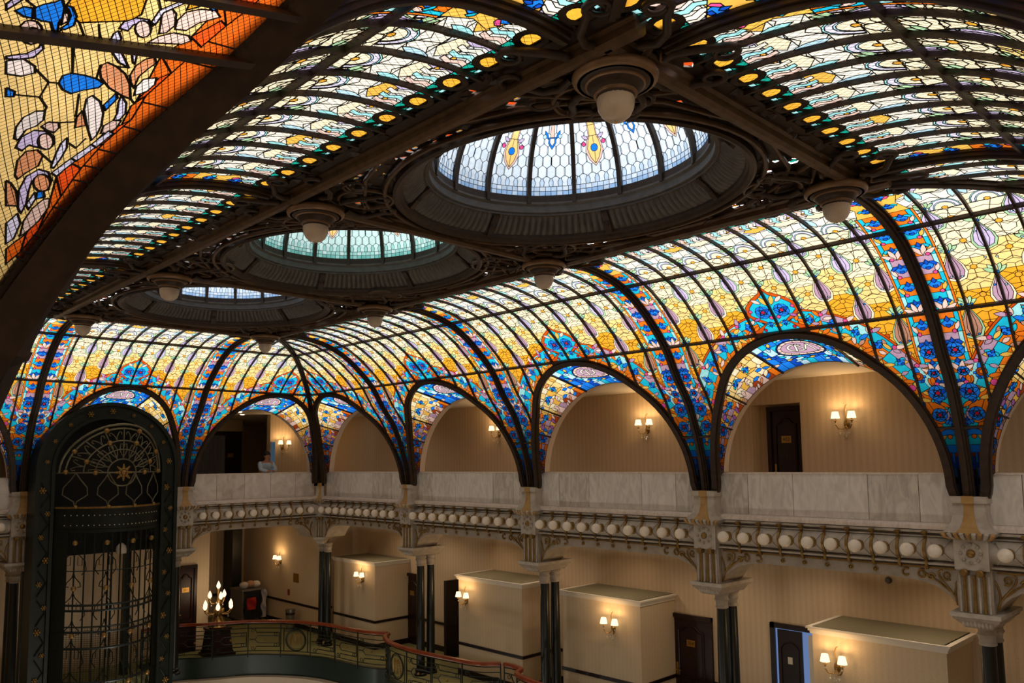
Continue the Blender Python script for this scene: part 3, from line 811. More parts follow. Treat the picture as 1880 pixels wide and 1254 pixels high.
# the soffit beside the camera: large panes, measured on the soffit itself as (along the arch, across it) in metres
NEAR_SHAPES = [
 ('yellow', 2, [(1.775, 0.621), (1.806, 0.524), (1.776, 0.464), (1.720, 0.441), (1.695, 0.455), (1.668, 0.557), (1.702, 0.615)]),
 ('cream', 2, [(1.827, 0.543), (1.859, 0.407), (1.801, 0.387), (1.774, 0.414), (1.793, 0.466)]),
 ('paleyellow', 1, [(1.594, 0.516), (1.601, 0.417), (1.549, 0.343), (1.548, 0.416), (1.503, 0.389), (1.512, 0.456)]),
 ('blue', 5, [(1.691, 0.672), (1.705, 0.661), (1.717, 0.643), (1.730, 0.635), (1.710, 0.618), (1.680, 0.601), (1.660, 0.598), (1.633, 0.582), (1.635, 0.595), (1.657, 0.615), (1.657, 0.635), (1.662, 0.652)]),
 ('blue', 5, [(1.675, 0.703), (1.690, 0.694), (1.690, 0.674), (1.661, 0.657), (1.662, 0.676)]),
 ('blue', 5, [(1.713, 0.623), (1.710, 0.599), (1.685, 0.574), (1.658, 0.562), (1.642, 0.571), (1.642, 0.582), (1.660, 0.578), (1.683, 0.586), (1.701, 0.603)]),
 ('petal', 5, [(1.691, 0.608), (1.690, 0.595), (1.667, 0.581), (1.654, 0.588)]),
 ('blue', 5, [(1.477, 0.461), (1.501, 0.471), (1.512, 0.458), (1.510, 0.426), (1.503, 0.389), (1.491, 0.360), (1.475, 0.360), (1.463, 0.388), (1.448, 0.407), (1.458, 0.436)]),
 ('salmon', 5, [(1.548, 0.412), (1.558, 0.406), (1.549, 0.376), (1.528, 0.335), (1.496, 0.295), (1.447, 0.250), (1.457, 0.285), (1.478, 0.336), (1.508, 0.382), (1.532, 0.404)]),
 ('salmon', 5, [(1.501, 0.297), (1.525, 0.320), (1.560, 0.332), (1.584, 0.325), (1.592, 0.308), (1.575, 0.290), (1.551, 0.294), (1.524, 0.295), (1.485, 0.275)]),
 ('petalw', 5, [(1.460, 0.253), (1.490, 0.273), (1.517, 0.276), (1.527, 0.249), (1.504, 0.233), (1.476, 0.233)]),
 ('petalw', 5, [(1.399, 0.333), (1.436, 0.358), (1.448, 0.353), (1.431, 0.319), (1.394, 0.278), (1.352, 0.247), (1.318, 0.231), (1.302, 0.231), (1.342, 0.275)]),
 ('salmon', 5, [(1.340, 0.306), (1.373, 0.330), (1.398, 0.336), (1.370, 0.306), (1.350, 0.285)]),
 ('palelilac', 5, [(1.431, 0.270), (1.457, 0.285), (1.433, 0.250), (1.399, 0.222), (1.377, 0.218), (1.371, 0.231), (1.397, 0.243)]),
 ('blue', 5.5, [(1.419, 0.300), (1.464, 0.304), (1.446, 0.285), (1.403, 0.280)]),
 ('petal', 5, [(1.327, 0.227), (1.353, 0.241), (1.373, 0.232), (1.373, 0.211), (1.346, 0.201), (1.328, 0.212)]),
 ('lilac', 5, [(1.267, 0.394), (1.300, 0.406), (1.324, 0.395), (1.323, 0.364), (1.308, 0.333), (1.284, 0.312), (1.267, 0.312), (1.270, 0.340), (1.277, 0.370), (1.258, 0.371)]),
 ('petal', 5.2, [(1.292, 0.320), (1.278, 0.312), (1.269, 0.311), (1.265, 0.318), (1.268, 0.331), (1.277, 0.345), (1.290, 0.358), (1.303, 0.366), (1.312, 0.367), (1.316, 0.360), (1.314, 0.348), (1.304, 0.333)]),
 ('petalw', 5, [(1.295, 0.419), (1.331, 0.443), (1.363, 0.451), (1.385, 0.440), (1.387, 0.420), (1.359, 0.400), (1.338, 0.401), (1.324, 0.414), (1.291, 0.406)]),
 ('petal', 5, [(1.338, 0.389), (1.353, 0.383), (1.353, 0.358), (1.337, 0.343), (1.320, 0.343), (1.327, 0.368)]),
 ('salmon', 5, [(1.180, 0.330), (1.228, 0.359), (1.256, 0.360), (1.263, 0.338), (1.246, 0.310), (1.213, 0.296), (1.188, 0.309), (1.168, 0.315)]),
 ('palelilac', 5, [(1.210, 0.262), (1.255, 0.284), (1.288, 0.298), (1.307, 0.298), (1.273, 0.271), (1.239, 0.259), (1.206, 0.252)]),
 ('palelilac', 6, [(1.190, 0.246), (1.240, 0.233), (1.232, 0.215), (1.180, 0.226)]),
 ('palelilac', 6, [(1.240, 0.233), (1.288, 0.219), (1.280, 0.200), (1.231, 0.212)]),
 ('palelilac', 6, [(1.288, 0.219), (1.337, 0.213), (1.329, 0.194), (1.279, 0.198)]),
 ('lilac', 5, [(1.076, 0.251), (1.132, 0.287), (1.176, 0.300), (1.201, 0.287), (1.193, 0.256), (1.165, 0.227), (1.136, 0.214), (1.156, 0.254), (1.164, 0.276), (1.132, 0.262), (1.092, 0.241), (1.060, 0.233)]),
 ('salmon', 5.3, [(1.158, 0.225), (1.145, 0.218), (1.134, 0.219), (1.131, 0.228), (1.134, 0.241), (1.144, 0.256), (1.158, 0.269), (1.172, 0.276), (1.182, 0.275), (1.186, 0.267), (1.182, 0.254), (1.172, 0.238)]),
 ('blue', 6, [(1.128, 0.238), (1.132, 0.224), (1.112, 0.207), (1.106, 0.226)]),
 ('petal', 5, [(0.988, 0.190), (1.036, 0.211), (1.076, 0.215), (1.106, 0.206), (1.108, 0.191), (1.080, 0.175), (1.035, 0.172), (1.000, 0.182)]),
 ('palelilac', 5, [(1.088, 0.239), (1.128, 0.244), (1.108, 0.227), (1.072, 0.222)]),
 ('salmon', 5, [(1.163, 0.340), (1.155, 0.322), (1.132, 0.294), (1.084, 0.256), (1.084, 0.286)]),
 ('palelilac', 5, [(1.028, 0.250), (1.060, 0.242), (1.028, 0.214), (0.980, 0.201), (0.964, 0.211)]),
 ('petal', 5, [(1.691, 0.331), (1.720, 0.346), (1.750, 0.344), (1.767, 0.315), (1.770, 0.275), (1.752, 0.249), (1.740, 0.266), (1.722, 0.288), (1.692, 0.301)]),
 ('petal', 5, [(1.636, 0.363), (1.661, 0.352), (1.679, 0.325), (1.677, 0.282), (1.662, 0.263), (1.646, 0.278)]),
 ('petal', 5, [(1.669, 0.358), (1.745, 0.404), (1.760, 0.395), (1.739, 0.363), (1.703, 0.340), (1.676, 0.343)]),
 ('lilac', 5, [(1.668, 0.461), (1.689, 0.464), (1.708, 0.445), (1.708, 0.413), (1.690, 0.390), (1.694, 0.416), (1.686, 0.436), (1.664, 0.436)]),
 ('petal', 5.3, [(1.680, 0.386), (1.666, 0.379), (1.656, 0.379), (1.650, 0.386), (1.652, 0.398), (1.661, 0.412), (1.673, 0.424), (1.686, 0.431), (1.697, 0.431), (1.702, 0.424), (1.700, 0.412), (1.692, 0.398)]),
 ('palelilac', 5, [(1.626, 0.452), (1.651, 0.461), (1.660, 0.456), (1.638, 0.432), (1.621, 0.429)]),
 ('palelilac', 5, [(1.595, 0.425), (1.595, 0.399), (1.549, 0.343), (1.562, 0.380)]),
 ('palelilac', 5, [(1.602, 0.379), (1.605, 0.365), (1.563, 0.338), (1.567, 0.347)]),
 ('palelilac', 5, [(1.701, 0.402), (1.744, 0.410), (1.786, 0.376), (1.779, 0.365), (1.738, 0.395), (1.695, 0.387)]),
 ('yellow', 5, [(1.756, 0.348), (1.806, 0.364), (1.844, 0.357), (1.858, 0.335), (1.822, 0.313), (1.780, 0.318)]),
 ('lilac', 5, [(1.827, 0.310), (1.852, 0.279), (1.892, 0.227), (1.880, 0.215), (1.839, 0.262), (1.820, 0.301)]),
 ('blue', 6, [(1.799, 0.290), (1.828, 0.283), (1.823, 0.267), (1.798, 0.274)]),
 ('blue', 6, [(1.775, 0.296), (1.791, 0.287), (1.779, 0.276), (1.767, 0.283)]),
 ('mauve', 5, [(1.771, 0.778), (1.779, 0.742), (1.736, 0.725), (1.708, 0.742)]),
 ('yellow', 4, [(1.757, 0.703), (1.781, 0.669), (1.753, 0.647), (1.730, 0.660), (1.727, 0.691)]),
 ('lilac', 5, [(1.691, 0.731), (1.737, 0.718), (1.756, 0.707), (1.750, 0.699), (1.712, 0.707), (1.673, 0.720)]),
 ('petal', 5, [(1.625, 0.609), (1.606, 0.600), (1.592, 0.600), (1.585, 0.608), (1.588, 0.623), (1.599, 0.641), (1.616, 0.656), (1.634, 0.665), (1.649, 0.665), (1.655, 0.657), (1.653, 0.642), (1.642, 0.625)]),
 ('lilac', 5.2, [(1.618, 0.614), (1.608, 0.609), (1.600, 0.608), (1.596, 0.613), (1.598, 0.621), (1.604, 0.631), (1.613, 0.639), (1.623, 0.644), (1.631, 0.644), (1.635, 0.640), (1.633, 0.631), (1.627, 0.622)]),
 ('lilac', 5.1, [(1.542, 0.631), (1.556, 0.597), (1.578, 0.585), (1.598, 0.592), (1.576, 0.573), (1.547, 0.574), (1.537, 0.600), (1.534, 0.624)]),
 ('petalw', 5, [(1.528, 0.620), (1.540, 0.591), (1.521, 0.551), (1.502, 0.536), (1.487, 0.556), (1.490, 0.592)]),
 ('blue', 5, [(1.449, 0.560), (1.439, 0.532), (1.424, 0.523), (1.422, 0.539)]),
 ('fire', 3, [(1.826, 0.273), (1.880, 0.218), (1.910, 0.188), (1.800, 0.195)]),
 ('deeporange', 3, [(1.798, 0.274), (1.826, 0.273), (1.800, 0.195), (1.727, 0.212)]),
 ('fire', 3, [(1.674, 0.273), (1.741, 0.238), (1.727, 0.212), (1.646, 0.221)]),
 ('deeporange', 3, [(1.601, 0.298), (1.615, 0.239), (1.631, 0.223), (1.547, 0.224)]),
 ('fire', 3, [(1.444, 0.232), (1.526, 0.241), (1.547, 0.224), (1.463, 0.222)]),
 ('deeporange', 3, [(1.356, 0.196), (1.426, 0.230), (1.463, 0.222), (1.379, 0.188)]),
 ('fire', 3, [(1.276, 0.202), (1.355, 0.202), (1.379, 0.188), (1.294, 0.190)]),
 ('deeporange', 3, [(1.224, 0.220), (1.276, 0.202), (1.294, 0.190), (1.208, 0.181)]),
 ('fire', 3, [(1.178, 0.224), (1.224, 0.220), (1.208, 0.181), (1.116, 0.167)]),
 ('deeporange', 3, [(1.084, 0.178), (1.178, 0.224), (1.116, 0.167), (1.007, 0.154)]),
 ('fire', 3, [(0.996, 0.179), (1.084, 0.178), (1.007, 0.154), (0.940, 0.158)]),
 ('deeporange', 3, [(0.949, 0.201), (0.996, 0.179), (0.940, 0.158), (0.901, 0.173)])]
NEAR_LINES = [
 [(1.477, 0.485), (1.429, 0.467)],
 [(1.429, 0.467), (1.430, 0.539)],
 [(1.477, 0.485), (1.477, 0.461)],
 [(1.477, 0.485), (1.513, 0.543)],
 [(1.429, 0.467), (1.399, 0.426), (1.379, 0.416)],
 [(1.450, 0.389), (1.377, 0.335)],
 [(1.593, 0.519), (1.512, 0.456)],
 [(1.353, 0.357), (1.360, 0.319)],
 [(1.672, 0.513), (1.622, 0.474)],
 [(1.668, 0.557), (1.632, 0.520)],
 [(1.695, 0.455), (1.661, 0.450)],
 [(1.774, 0.434), (1.744, 0.407)],
 [(1.289, 0.280), (1.274, 0.248), (1.308, 0.250)],
 [(1.246, 0.310), (1.222, 0.268)],
 [(1.632, 0.336), (1.593, 0.291)],
 [(1.607, 0.592), (1.620, 0.587), (1.639, 0.577)],
 [(1.692, 0.668), (1.709, 0.700), (1.727, 0.691)],
 [(1.328, 0.219), (1.293, 0.216)],
 [(1.447, 0.250), (1.435, 0.231)]]

def near_pattern():
    rnd = random.Random(9); L = Leaded()
    s = np.linspace(0, SL, 37); w = soff_w(s)
    for i in range(36):
        for j in range(4):
            f0, f1 = j/4, (j+1)/4
            L.poly([(s[i], w[i]*f0), (s[i+1], w[i+1]*f0), (s[i+1], w[i+1]*f1), (s[i], w[i]*f1)], ('yellow', 'leaf', 'paleyellow', 'yellow')[(i*3+j*2) % 4] if j else 'deeporange', 0)
    L.poly([(.55, .0)]+[(x, float(soff_w(x))-.002) for x in np.linspace(.75, 2.2, 16)]+[(2.2, 0)], 'paleyellow', .5)
    inner = [P[0] for c, o, P in NEAR_SHAPES[-12:]]+[NEAR_SHAPES[-1][2][0]]
    L.poly(inner+[(inner[-1][0]-.1, .03), (1.2, .03), (2.0, .03)], 'deeporange', 2.5)
    for i in range(1, len(inner)-1): L.line([inner[i], (inner[i][0]-.03, .04)], 2.6)
    for c, o, P in NEAR_SHAPES: L.poly(P, c, o)
    for P in NEAR_LINES: L.line(P, 4.5)
    for i in range(170):
        x = rnd.uniform(2.25, SL-.2)
        L.leaf(x, rnd.uniform(.05, float(soff_w(x))*.9), rnd.uniform(0, 6.28), rnd.uniform(.1, .18), rnd.uniform(.04, .07), rnd.choice(['petal', 'salmon', 'petalw', 'blue', 'lilac', 'leaf', 'deeporange']), 1+i*.002)
    V = 50
    L.poly([(x, y) for x, y in zip(s, w)]+[(SL, 3), (0, 3)], None, V); L.poly([(-1, -1), (SL+1, -1), (SL+1, 0), (-1, 0)], None, V)
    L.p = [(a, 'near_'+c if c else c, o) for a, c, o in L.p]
    L.poly([(-1, -1), (.3, -1), (.3, 3), (-1, 3)], None, V); L.poly([(SL-.06, -1), (SL+1, -1), (SL+1, 3), (SL-.06, 3)], None, V)
    return L.solve()
ARCHBAYS = []
for i in range(5):
    ARCHBAYS.append(('R', PY[i], PY[i+1], f'{["nearest", "second nearest", "middle", "second farthest", "farthest"][i]} bay of the right-hand gallery'))
for i in range(5):
    ARCHBAYS.append(('L', PYL[i], PYL[i+1], f'{["nearest", "second nearest", "middle", "second farthest", "farthest"][i]} bay of the left-hand gallery'))
for i in range(3):
    ARCHBAYS.append(('F', PX[i], PX[i+1], f'{["left", "middle (behind the lift cage)", "right"][i]} bay of the lift end'))
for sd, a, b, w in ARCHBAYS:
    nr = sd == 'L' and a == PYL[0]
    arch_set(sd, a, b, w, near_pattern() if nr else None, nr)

# ------------------------------------------------------------------ plaster walls with the arched openings, gallery ceilings, outer walls
ZC = 1.50
def fascia(sd, a, b, name):
    th = np.linspace(0, PI, 33); mb = MB()
    pl = {'R': PY, 'L': PYL}.get(sd, PX); segs = [pl[i:i+2] for i in range(len(pl)-1)]
    for u0, u1 in segs:
        m, k = (u0+u1)/2, (u1-u0)/(2*BU)
        inner = [(m+WAR*math.cos(t)*k, WAZ+WAR*math.sin(t)) for t in th]
        ZJ = -.19
        inner = [(inner[0][0], ZJ)]+[(x, max(z, ZJ)) for x, z in inner]+[(inner[-1][0], ZJ)]
        outer = [(u1, ZJ)]+[(m+(u1-m)*max(-1, min(1, math.cos(t)*1.5)), max(ZJ, min(ZC, WAZ+(ZC-WAZ)*1.25*math.sin(t)))) for t in th]+[(u0, ZJ)]
        for w0, w1 in ((-.10, -.24),):
            n = len(inner); V = []
            for w in (w0, w1):
                V += [side3(sd, x, w, z) for x, z in inner]+[side3(sd, x, w, z) for x, z in outer]
            F = []
            for i in range(n-1):
                F.append((i, i+1, n+i+1, n+i)); o = 2*n
                F.append((o+i, o+n+i, o+n+i+1, o+i+1)); F.append((i, o+i, o+i+1, i+1)); F.append((n+i, n+i+1, o+n+i+1, o+n+i))
            mb.add(V, F)
    return structure(name, mb, CREAM, None, 30)
fascia('R', 0, 0, 'wall_right'); fascia('L', 0, 0, 'wall_left'); fascia('F', 0, 0, 'wall_back'); fascia('N', 0, 0, 'wall_front')
XW, XLW, YFW, YNW = 12.5, -1.9, 24.0, -3.2
def ring_slab(name, z_in, z_out, th, mat, inner, outer):
    (a0, a1, b0, b1), (c0, c1, d0, d1) = inner, outer
    I = [(a0, b0), (a1, b0), (a1, b1), (a0, b1)]; O = [(c0, d0), (c1, d0), (c1, d1), (c0, d1)]
    mb = MB()
    for i in range(4):
        j = (i+1) % 4
        V = [(*I[i], z_in), (*I[j], z_in), (*O[j], z_out), (*O[i], z_out), (*I[i], z_in+th), (*I[j], z_in+th), (*O[j], z_out+th), (*O[i], z_out+th)]
        mb.add(V, [(0, 1, 2, 3), (4, 7, 6, 5), (0, 4, 5, 1), (2, 6, 7, 3)])
    return structure(name, mb, mat)
INN = (XL-.24, XR+.24, YN-.24, YF+.24)
ring_slab('ceiling', 1.46, 1.26, .12, WHITEP, INN, (XLW, XW, YNW, YFW))
ring_slab('floor', ZU-.02, ZU-.02, -.28, CREAM, (XL-.1, XR+.1, YN-.1, YF+.1), (XLW, XW, YNW, YFW))
mb = MB(); mb.box(XLW-.2, XW+.6, YNW-.2, YFW+.2, ZG-.2, ZG); structure('floor', mb, marble('lobby_floor_marble', '#D8CCB8', '#B8A890', .5))
mb = MB(); mb.box(XW, XW+.2, YNW, YFW, ZG, ZC+.1); structure('wall_right', mb, PAPER)
mb = MB(); mb.box(XW-.3, XW-.002, YNW, 5.88, ZU-.02, ZC); mb.box(XW-.3, XW-.002, 6.74, YFW, ZU-.02, ZC); mb.box(XW-.3, XW-.002, 5.88, 6.74, .90, ZC); structure('wall_right', mb, PAPER)
mb = MB(); mb.box(XLW-.2, XLW, YNW, YFW, ZG, ZC+.1); structure('wall_left', mb, PAPER)
mb = MB(); mb.box(XLW-.2, XW+.2, YNW-.2, YNW, ZG, ZC+.1); structure('wall_front', mb, PAPER)
mb = MB(); mb.box(XLW-.2, XW+.2, YFW, YFW+.2, ZG, ZC+.1); structure('wall_back', mb, PAPER)

# ------------------------------------------------------------------ flat strip: oval skylights in a cast-iron lattice
CX = (SX0+SX1)/2
DA, DB = 1.22, 1.42
def dome_prof():
    ps = np.linspace(0, PI/2, 30)
    rho = np.cos(ps)**.72; z = 1.02*np.sin(ps)**.95
    rho[-1] = 0.0
    h = np.r_[0, np.cumsum(np.hypot(np.diff(rho)*1.3, np.diff(z)))]
    return h, rho, z
DH, DRHO, DZ = dome_prof()
DTOP = float(DH[-1])
NSEG = 16
def segment_pattern(kind, tint):
    rnd = random.Random(3)
    L = Leaded(); w = .255
    S = {'blue': ('sky1', 'sky1', 'sky2', 'sky3', 'sky4'), 'sea': ('sea1', 'sea1', 'sea2', 'sea3', 'sea3')}[tint]
    for i, (a, b, c) in enumerate(((0, .05, 4), (.05, .10, 3), (.10, .15, 3), (.15, .20, 2), (.20, .31, 1), (.31, .55, 0), (.55, .9, 0), (.9, DTOP, 1))):
        n = 8 if a < .2 else 2
        for k in range(n):
            L.poly([(-w+2*w*k/n, a), (-w+2*w*(k+1)/n, a), (-w+2*w*(k+1)/n, b), (-w+2*w*k/n, b)], S[c] if (k+i) % 4 else S[max(0, c-1)], 0)
    for k in range(5):
        x = -w+2*w*(k+.5)/5
        L.poly([(x-.02, .20), (x+.02, .20), (x+.026, .25), (x+.013, .28), (x+.013, .31), (x-.013, .31), (x-.013, .28), (x-.026, .25)], S[2], 1)
    r = 0; h = .36
    while h < 1.22:
        for k in range(-1, 6):
            x = -w+2*w*(k+.5+(.5 if r % 2 else 0))/5
            L.poly([(x-.046, h-.045), (x, h-.075), (x+.046, h-.045), (x+.046, h+.045), (x, h+.075), (x-.046, h+.045)], S[1] if (r+k) % 3 else S[0], 1+.001*r)
        r += 1; h += .115
    if kind:
        P = [(0, .40), (.05, .47), (.08, .56), (.066, .64), (.042, .70), (.042, .84), (.056, .98)]
        L.poly([(a*1.3, b-.025 if i < 3 else b) for i, (a, b) in enumerate(P)]+[(-a*1.3, b-.025 if i < 3 else b) for i, (a, b) in reversed(list(enumerate(P)))], 'petal', 3)
        L.poly(P+[(-a, b) for a, b in P[::-1]], 'paleyellow', 3.1)
        L.line([(-.1, .70), (.1, .70)], 3.2); L.line([(-.1, .82), (.1, .82)], 3.2); L.line([(0, .40), (0, .52)], 3.2); L.line([(0, .62), (0, .70)], 3.2)
        L.circle(0, .57, .042, 'blue', 3.5, 9)
        for s in (-1, 1): L.circle(s*.12, .62, .026, 'pink', 3.4, 7); L.leaf(s*.06, .67, 1.57-s*1.1, .09, .04, 'lilac', 3.3)
    else:
        L.poly([(0, .60), (.05, .67), (.045, .73), (-.045, .73), (-.05, .67)], 'blue', 3); L.poly([(0, .635), (.03, .675), (.027, .72), (-.027, .72), (-.03, .675)], 'petalw', 3.1)
        for s in (-1, 1): L.leaf(s*.05, .71, 1.57-s*.5, .11, .035, 'blue', 3.2); L.circle(s*.10, .74, .026, 'paleblue', 3.2, 7)
        L.poly([(-.028, .73), (.028, .73), (.02, .96), (-.02, .96)], 'petal', 3.05)
    for i in range(14): L.leaf(rnd.uniform(-.22, .22), rnd.uniform(.98, 1.5), rnd.uniform(0, 6.28), .14, .06, rnd.choice(['teal', 'petal', 'aqua', 'lilac', 'leaf', 'green']), 2+i*.01)
    V = 50
    L.poly([(w, -1), (2, -1), (2, 4), (w, 4)], None, V); L.poly([(-w, -1), (-2, -1), (-2, 4), (-w, 4)], None, V)
    L.poly([(-2, -1), (2, -1), (2, 0), (-2, 0)], None, V); L.poly([(-2, DTOP-.05), (2, DTOP-.05), (2, 4), (-2, 4)], None, V)
    return L.solve()
ZB = 2.86
def skylight(yc, tint, label):
    root = thing('oval_skylight', label, 'skylight', (CX, yc, ZB), 'oval skylights along the ceiling')
    E = lambda ph, dr, z: np.stack(np.broadcast_arrays(CX+(DA+dr)*np.cos(ph), yc+(DB+dr)*np.sin(ph), z), -1)
    pats = [segment_pattern(k, tint) for k in (0, 1)]
    dphi = 2*PI/NSEG
    V2, LN, PC = [], [], []; o = 0
    for i in range(NSEG):
        v, l, p = pats[i % 2]
        vv = v.copy(); vv[:, 0] = (v[:, 0]/.51+i)*dphi-PI/2
        V2.append(vv); LN.append(l+o); PC += [(c, t+o, (j+i) % 3) for c, t, j in p]; o += len(v)
    V2, LN = np.concatenate(V2), np.concatenate(LN)
    def fn(q, off):
        rho = np.interp(q[:, 1], DH, DRHO); z = np.interp(q[:, 1], DH, DZ)
        P = np.stack([CX+DA*rho*np.cos(q[:, 0]), yc+DB*rho*np.sin(q[:, 0]), ZB+z], -1)
        if off:
            d = np.array([CX, yc, ZB])-P; P = P+d/np.linalg.norm(d, axis=1)[:, None]*off
        return P
    def lead(a):                              # came width is in metres, the pattern's first axis in radians here
        return a
    # cames are laid in 3-D: scale the angle to metres first
    kx = .51/dphi
    def fnm(q, off): return fn(np.stack([q[:, 0]/kx, q[:, 1]], 1), off)
    V2m = V2.copy(); V2m[:, 0] *= kx
    glaze(root, V2m, LN, PC, fnm, 'pane', .0062, .005, 9, 260)
    hh = np.linspace(0, DTOP-.06, 22)
    for i in range(NSEG):
        ph = (i+.5)*dphi-PI/2
        P = fn(np.stack([np.full(22, ph), hh], 1), 0.0); N = fn(np.stack([np.full(22, ph), hh], 1), .1)-P
        MB().sweep(P, N, bar_sec(.045, -.01, .05)).build('dome_rib', IRON, root, 0)
    mb = MB()
    for i in range(NSEG):                     # little pointed arches that spring between the ribs
        a = np.linspace(0, 1, 9)
        for sgn in (1, -1):
            x = a*.5; h = .86+.24*np.sin(a*PI/2)
            ph = (i+.5+(x if sgn > 0 else 1-x))*dphi-PI/2
            P = fn(np.stack([ph, h], 1), .0); N = fn(np.stack([ph, h], 1), .1)-P
            mb.sweep(P, N, bar_sec(.03, 0, .035))
    mb.build('tracery', IRON, root, 0)
    def ring(prof, n=128):
        m = MB(); ph = np.linspace(0, 2*PI, n, endpoint=False); k = len(prof)
        for a in ph:
            for d, z in prof: m.v.append(tuple(E(a, d, z)))
        for i in range(n):
            i2 = (i+1) % n
            for j in range(k-1): m.f.append((i*k+j, i2*k+j, i2*k+j+1, i*k+j+1)); m.m.append(0)
        return m
    ring([(-.03, 2.90), (-.03, 2.86), (.0, 2.84), (.0, 2.77), (.03, 2.765), (.03, 2.745), (.055, 2.74)]).build('inner_band', STEEL, root, 30)
    nf = 132
    def flute(u, v):
        a = 2*PI*u; b = v*PI/2
        d = .055+.20*v; z = 2.74-.16*(v**1.5)-.02*math.sin(PI*v)
        m = .03*abs(math.sin(a*nf/2))*min(1, 6*v, 6*(1-v))
        return E(a, d-m*.4, z-m)
    MB().grid(flute, nf*4, 5).build('fluted_ring', STEEL, root, 60)
    m = MB()
    nb = 220
    for i in range(nb):
        c = E(2*PI*i/nb, .045, 2.742); m.lathe([(.001, -.008), (.009, 0), (.001, .008)], c, 5)
    m.build('beading', IRONB, root, 0, True)
    ring([(.25, 2.58), (.255, 2.55), (.275, 2.54), (.285, 2.51), (.32, 2.495), (.345, 2.51), (.35, 2.56), (.35, 2.62)]).build('outer_moulding', IRON, root, 30)
    for i in range(7):
        a = 2*PI*(i+.4)/7
        P = np.array([E(a, d, z) for d, z in ((.05, 2.745), (.10, 2.715), (.16, 2.665), (.21, 2.61), (.255, 2.56))])
        N = np.tile(np.array([[-math.cos(a)*.5, -math.sin(a)*.5, -1]]), (5, 1))
        MB().sweep(P, N, bar_sec(.075, 0, .04)).sphere(E(a, .15, 2.64), .04, 8, 6).build('strap', IRON, root, 0)
    # weather curb above the ring, so that daylight comes through the glass only
    ring([(.35, 2.60), (.35, 2.95), (-.03, 2.95), (-.03, 2.88)], 64).build('curb', IRON, root, 0)
YD = [4.83, 8.51, 12.2]
YL = [2.97, 6.68, 10.39, 14.1]
skylight(YD[0], 'blue', 'largest and nearest oval skylight of pale blue glass with yellow pendants')
skylight(YD[1], 'sea', 'middle oval skylight of pale sea-green glass, second along the ceiling')
skylight(YD[2], 'blue', 'farthest and smallest-looking oval skylight of pale blue glass toward the lift')

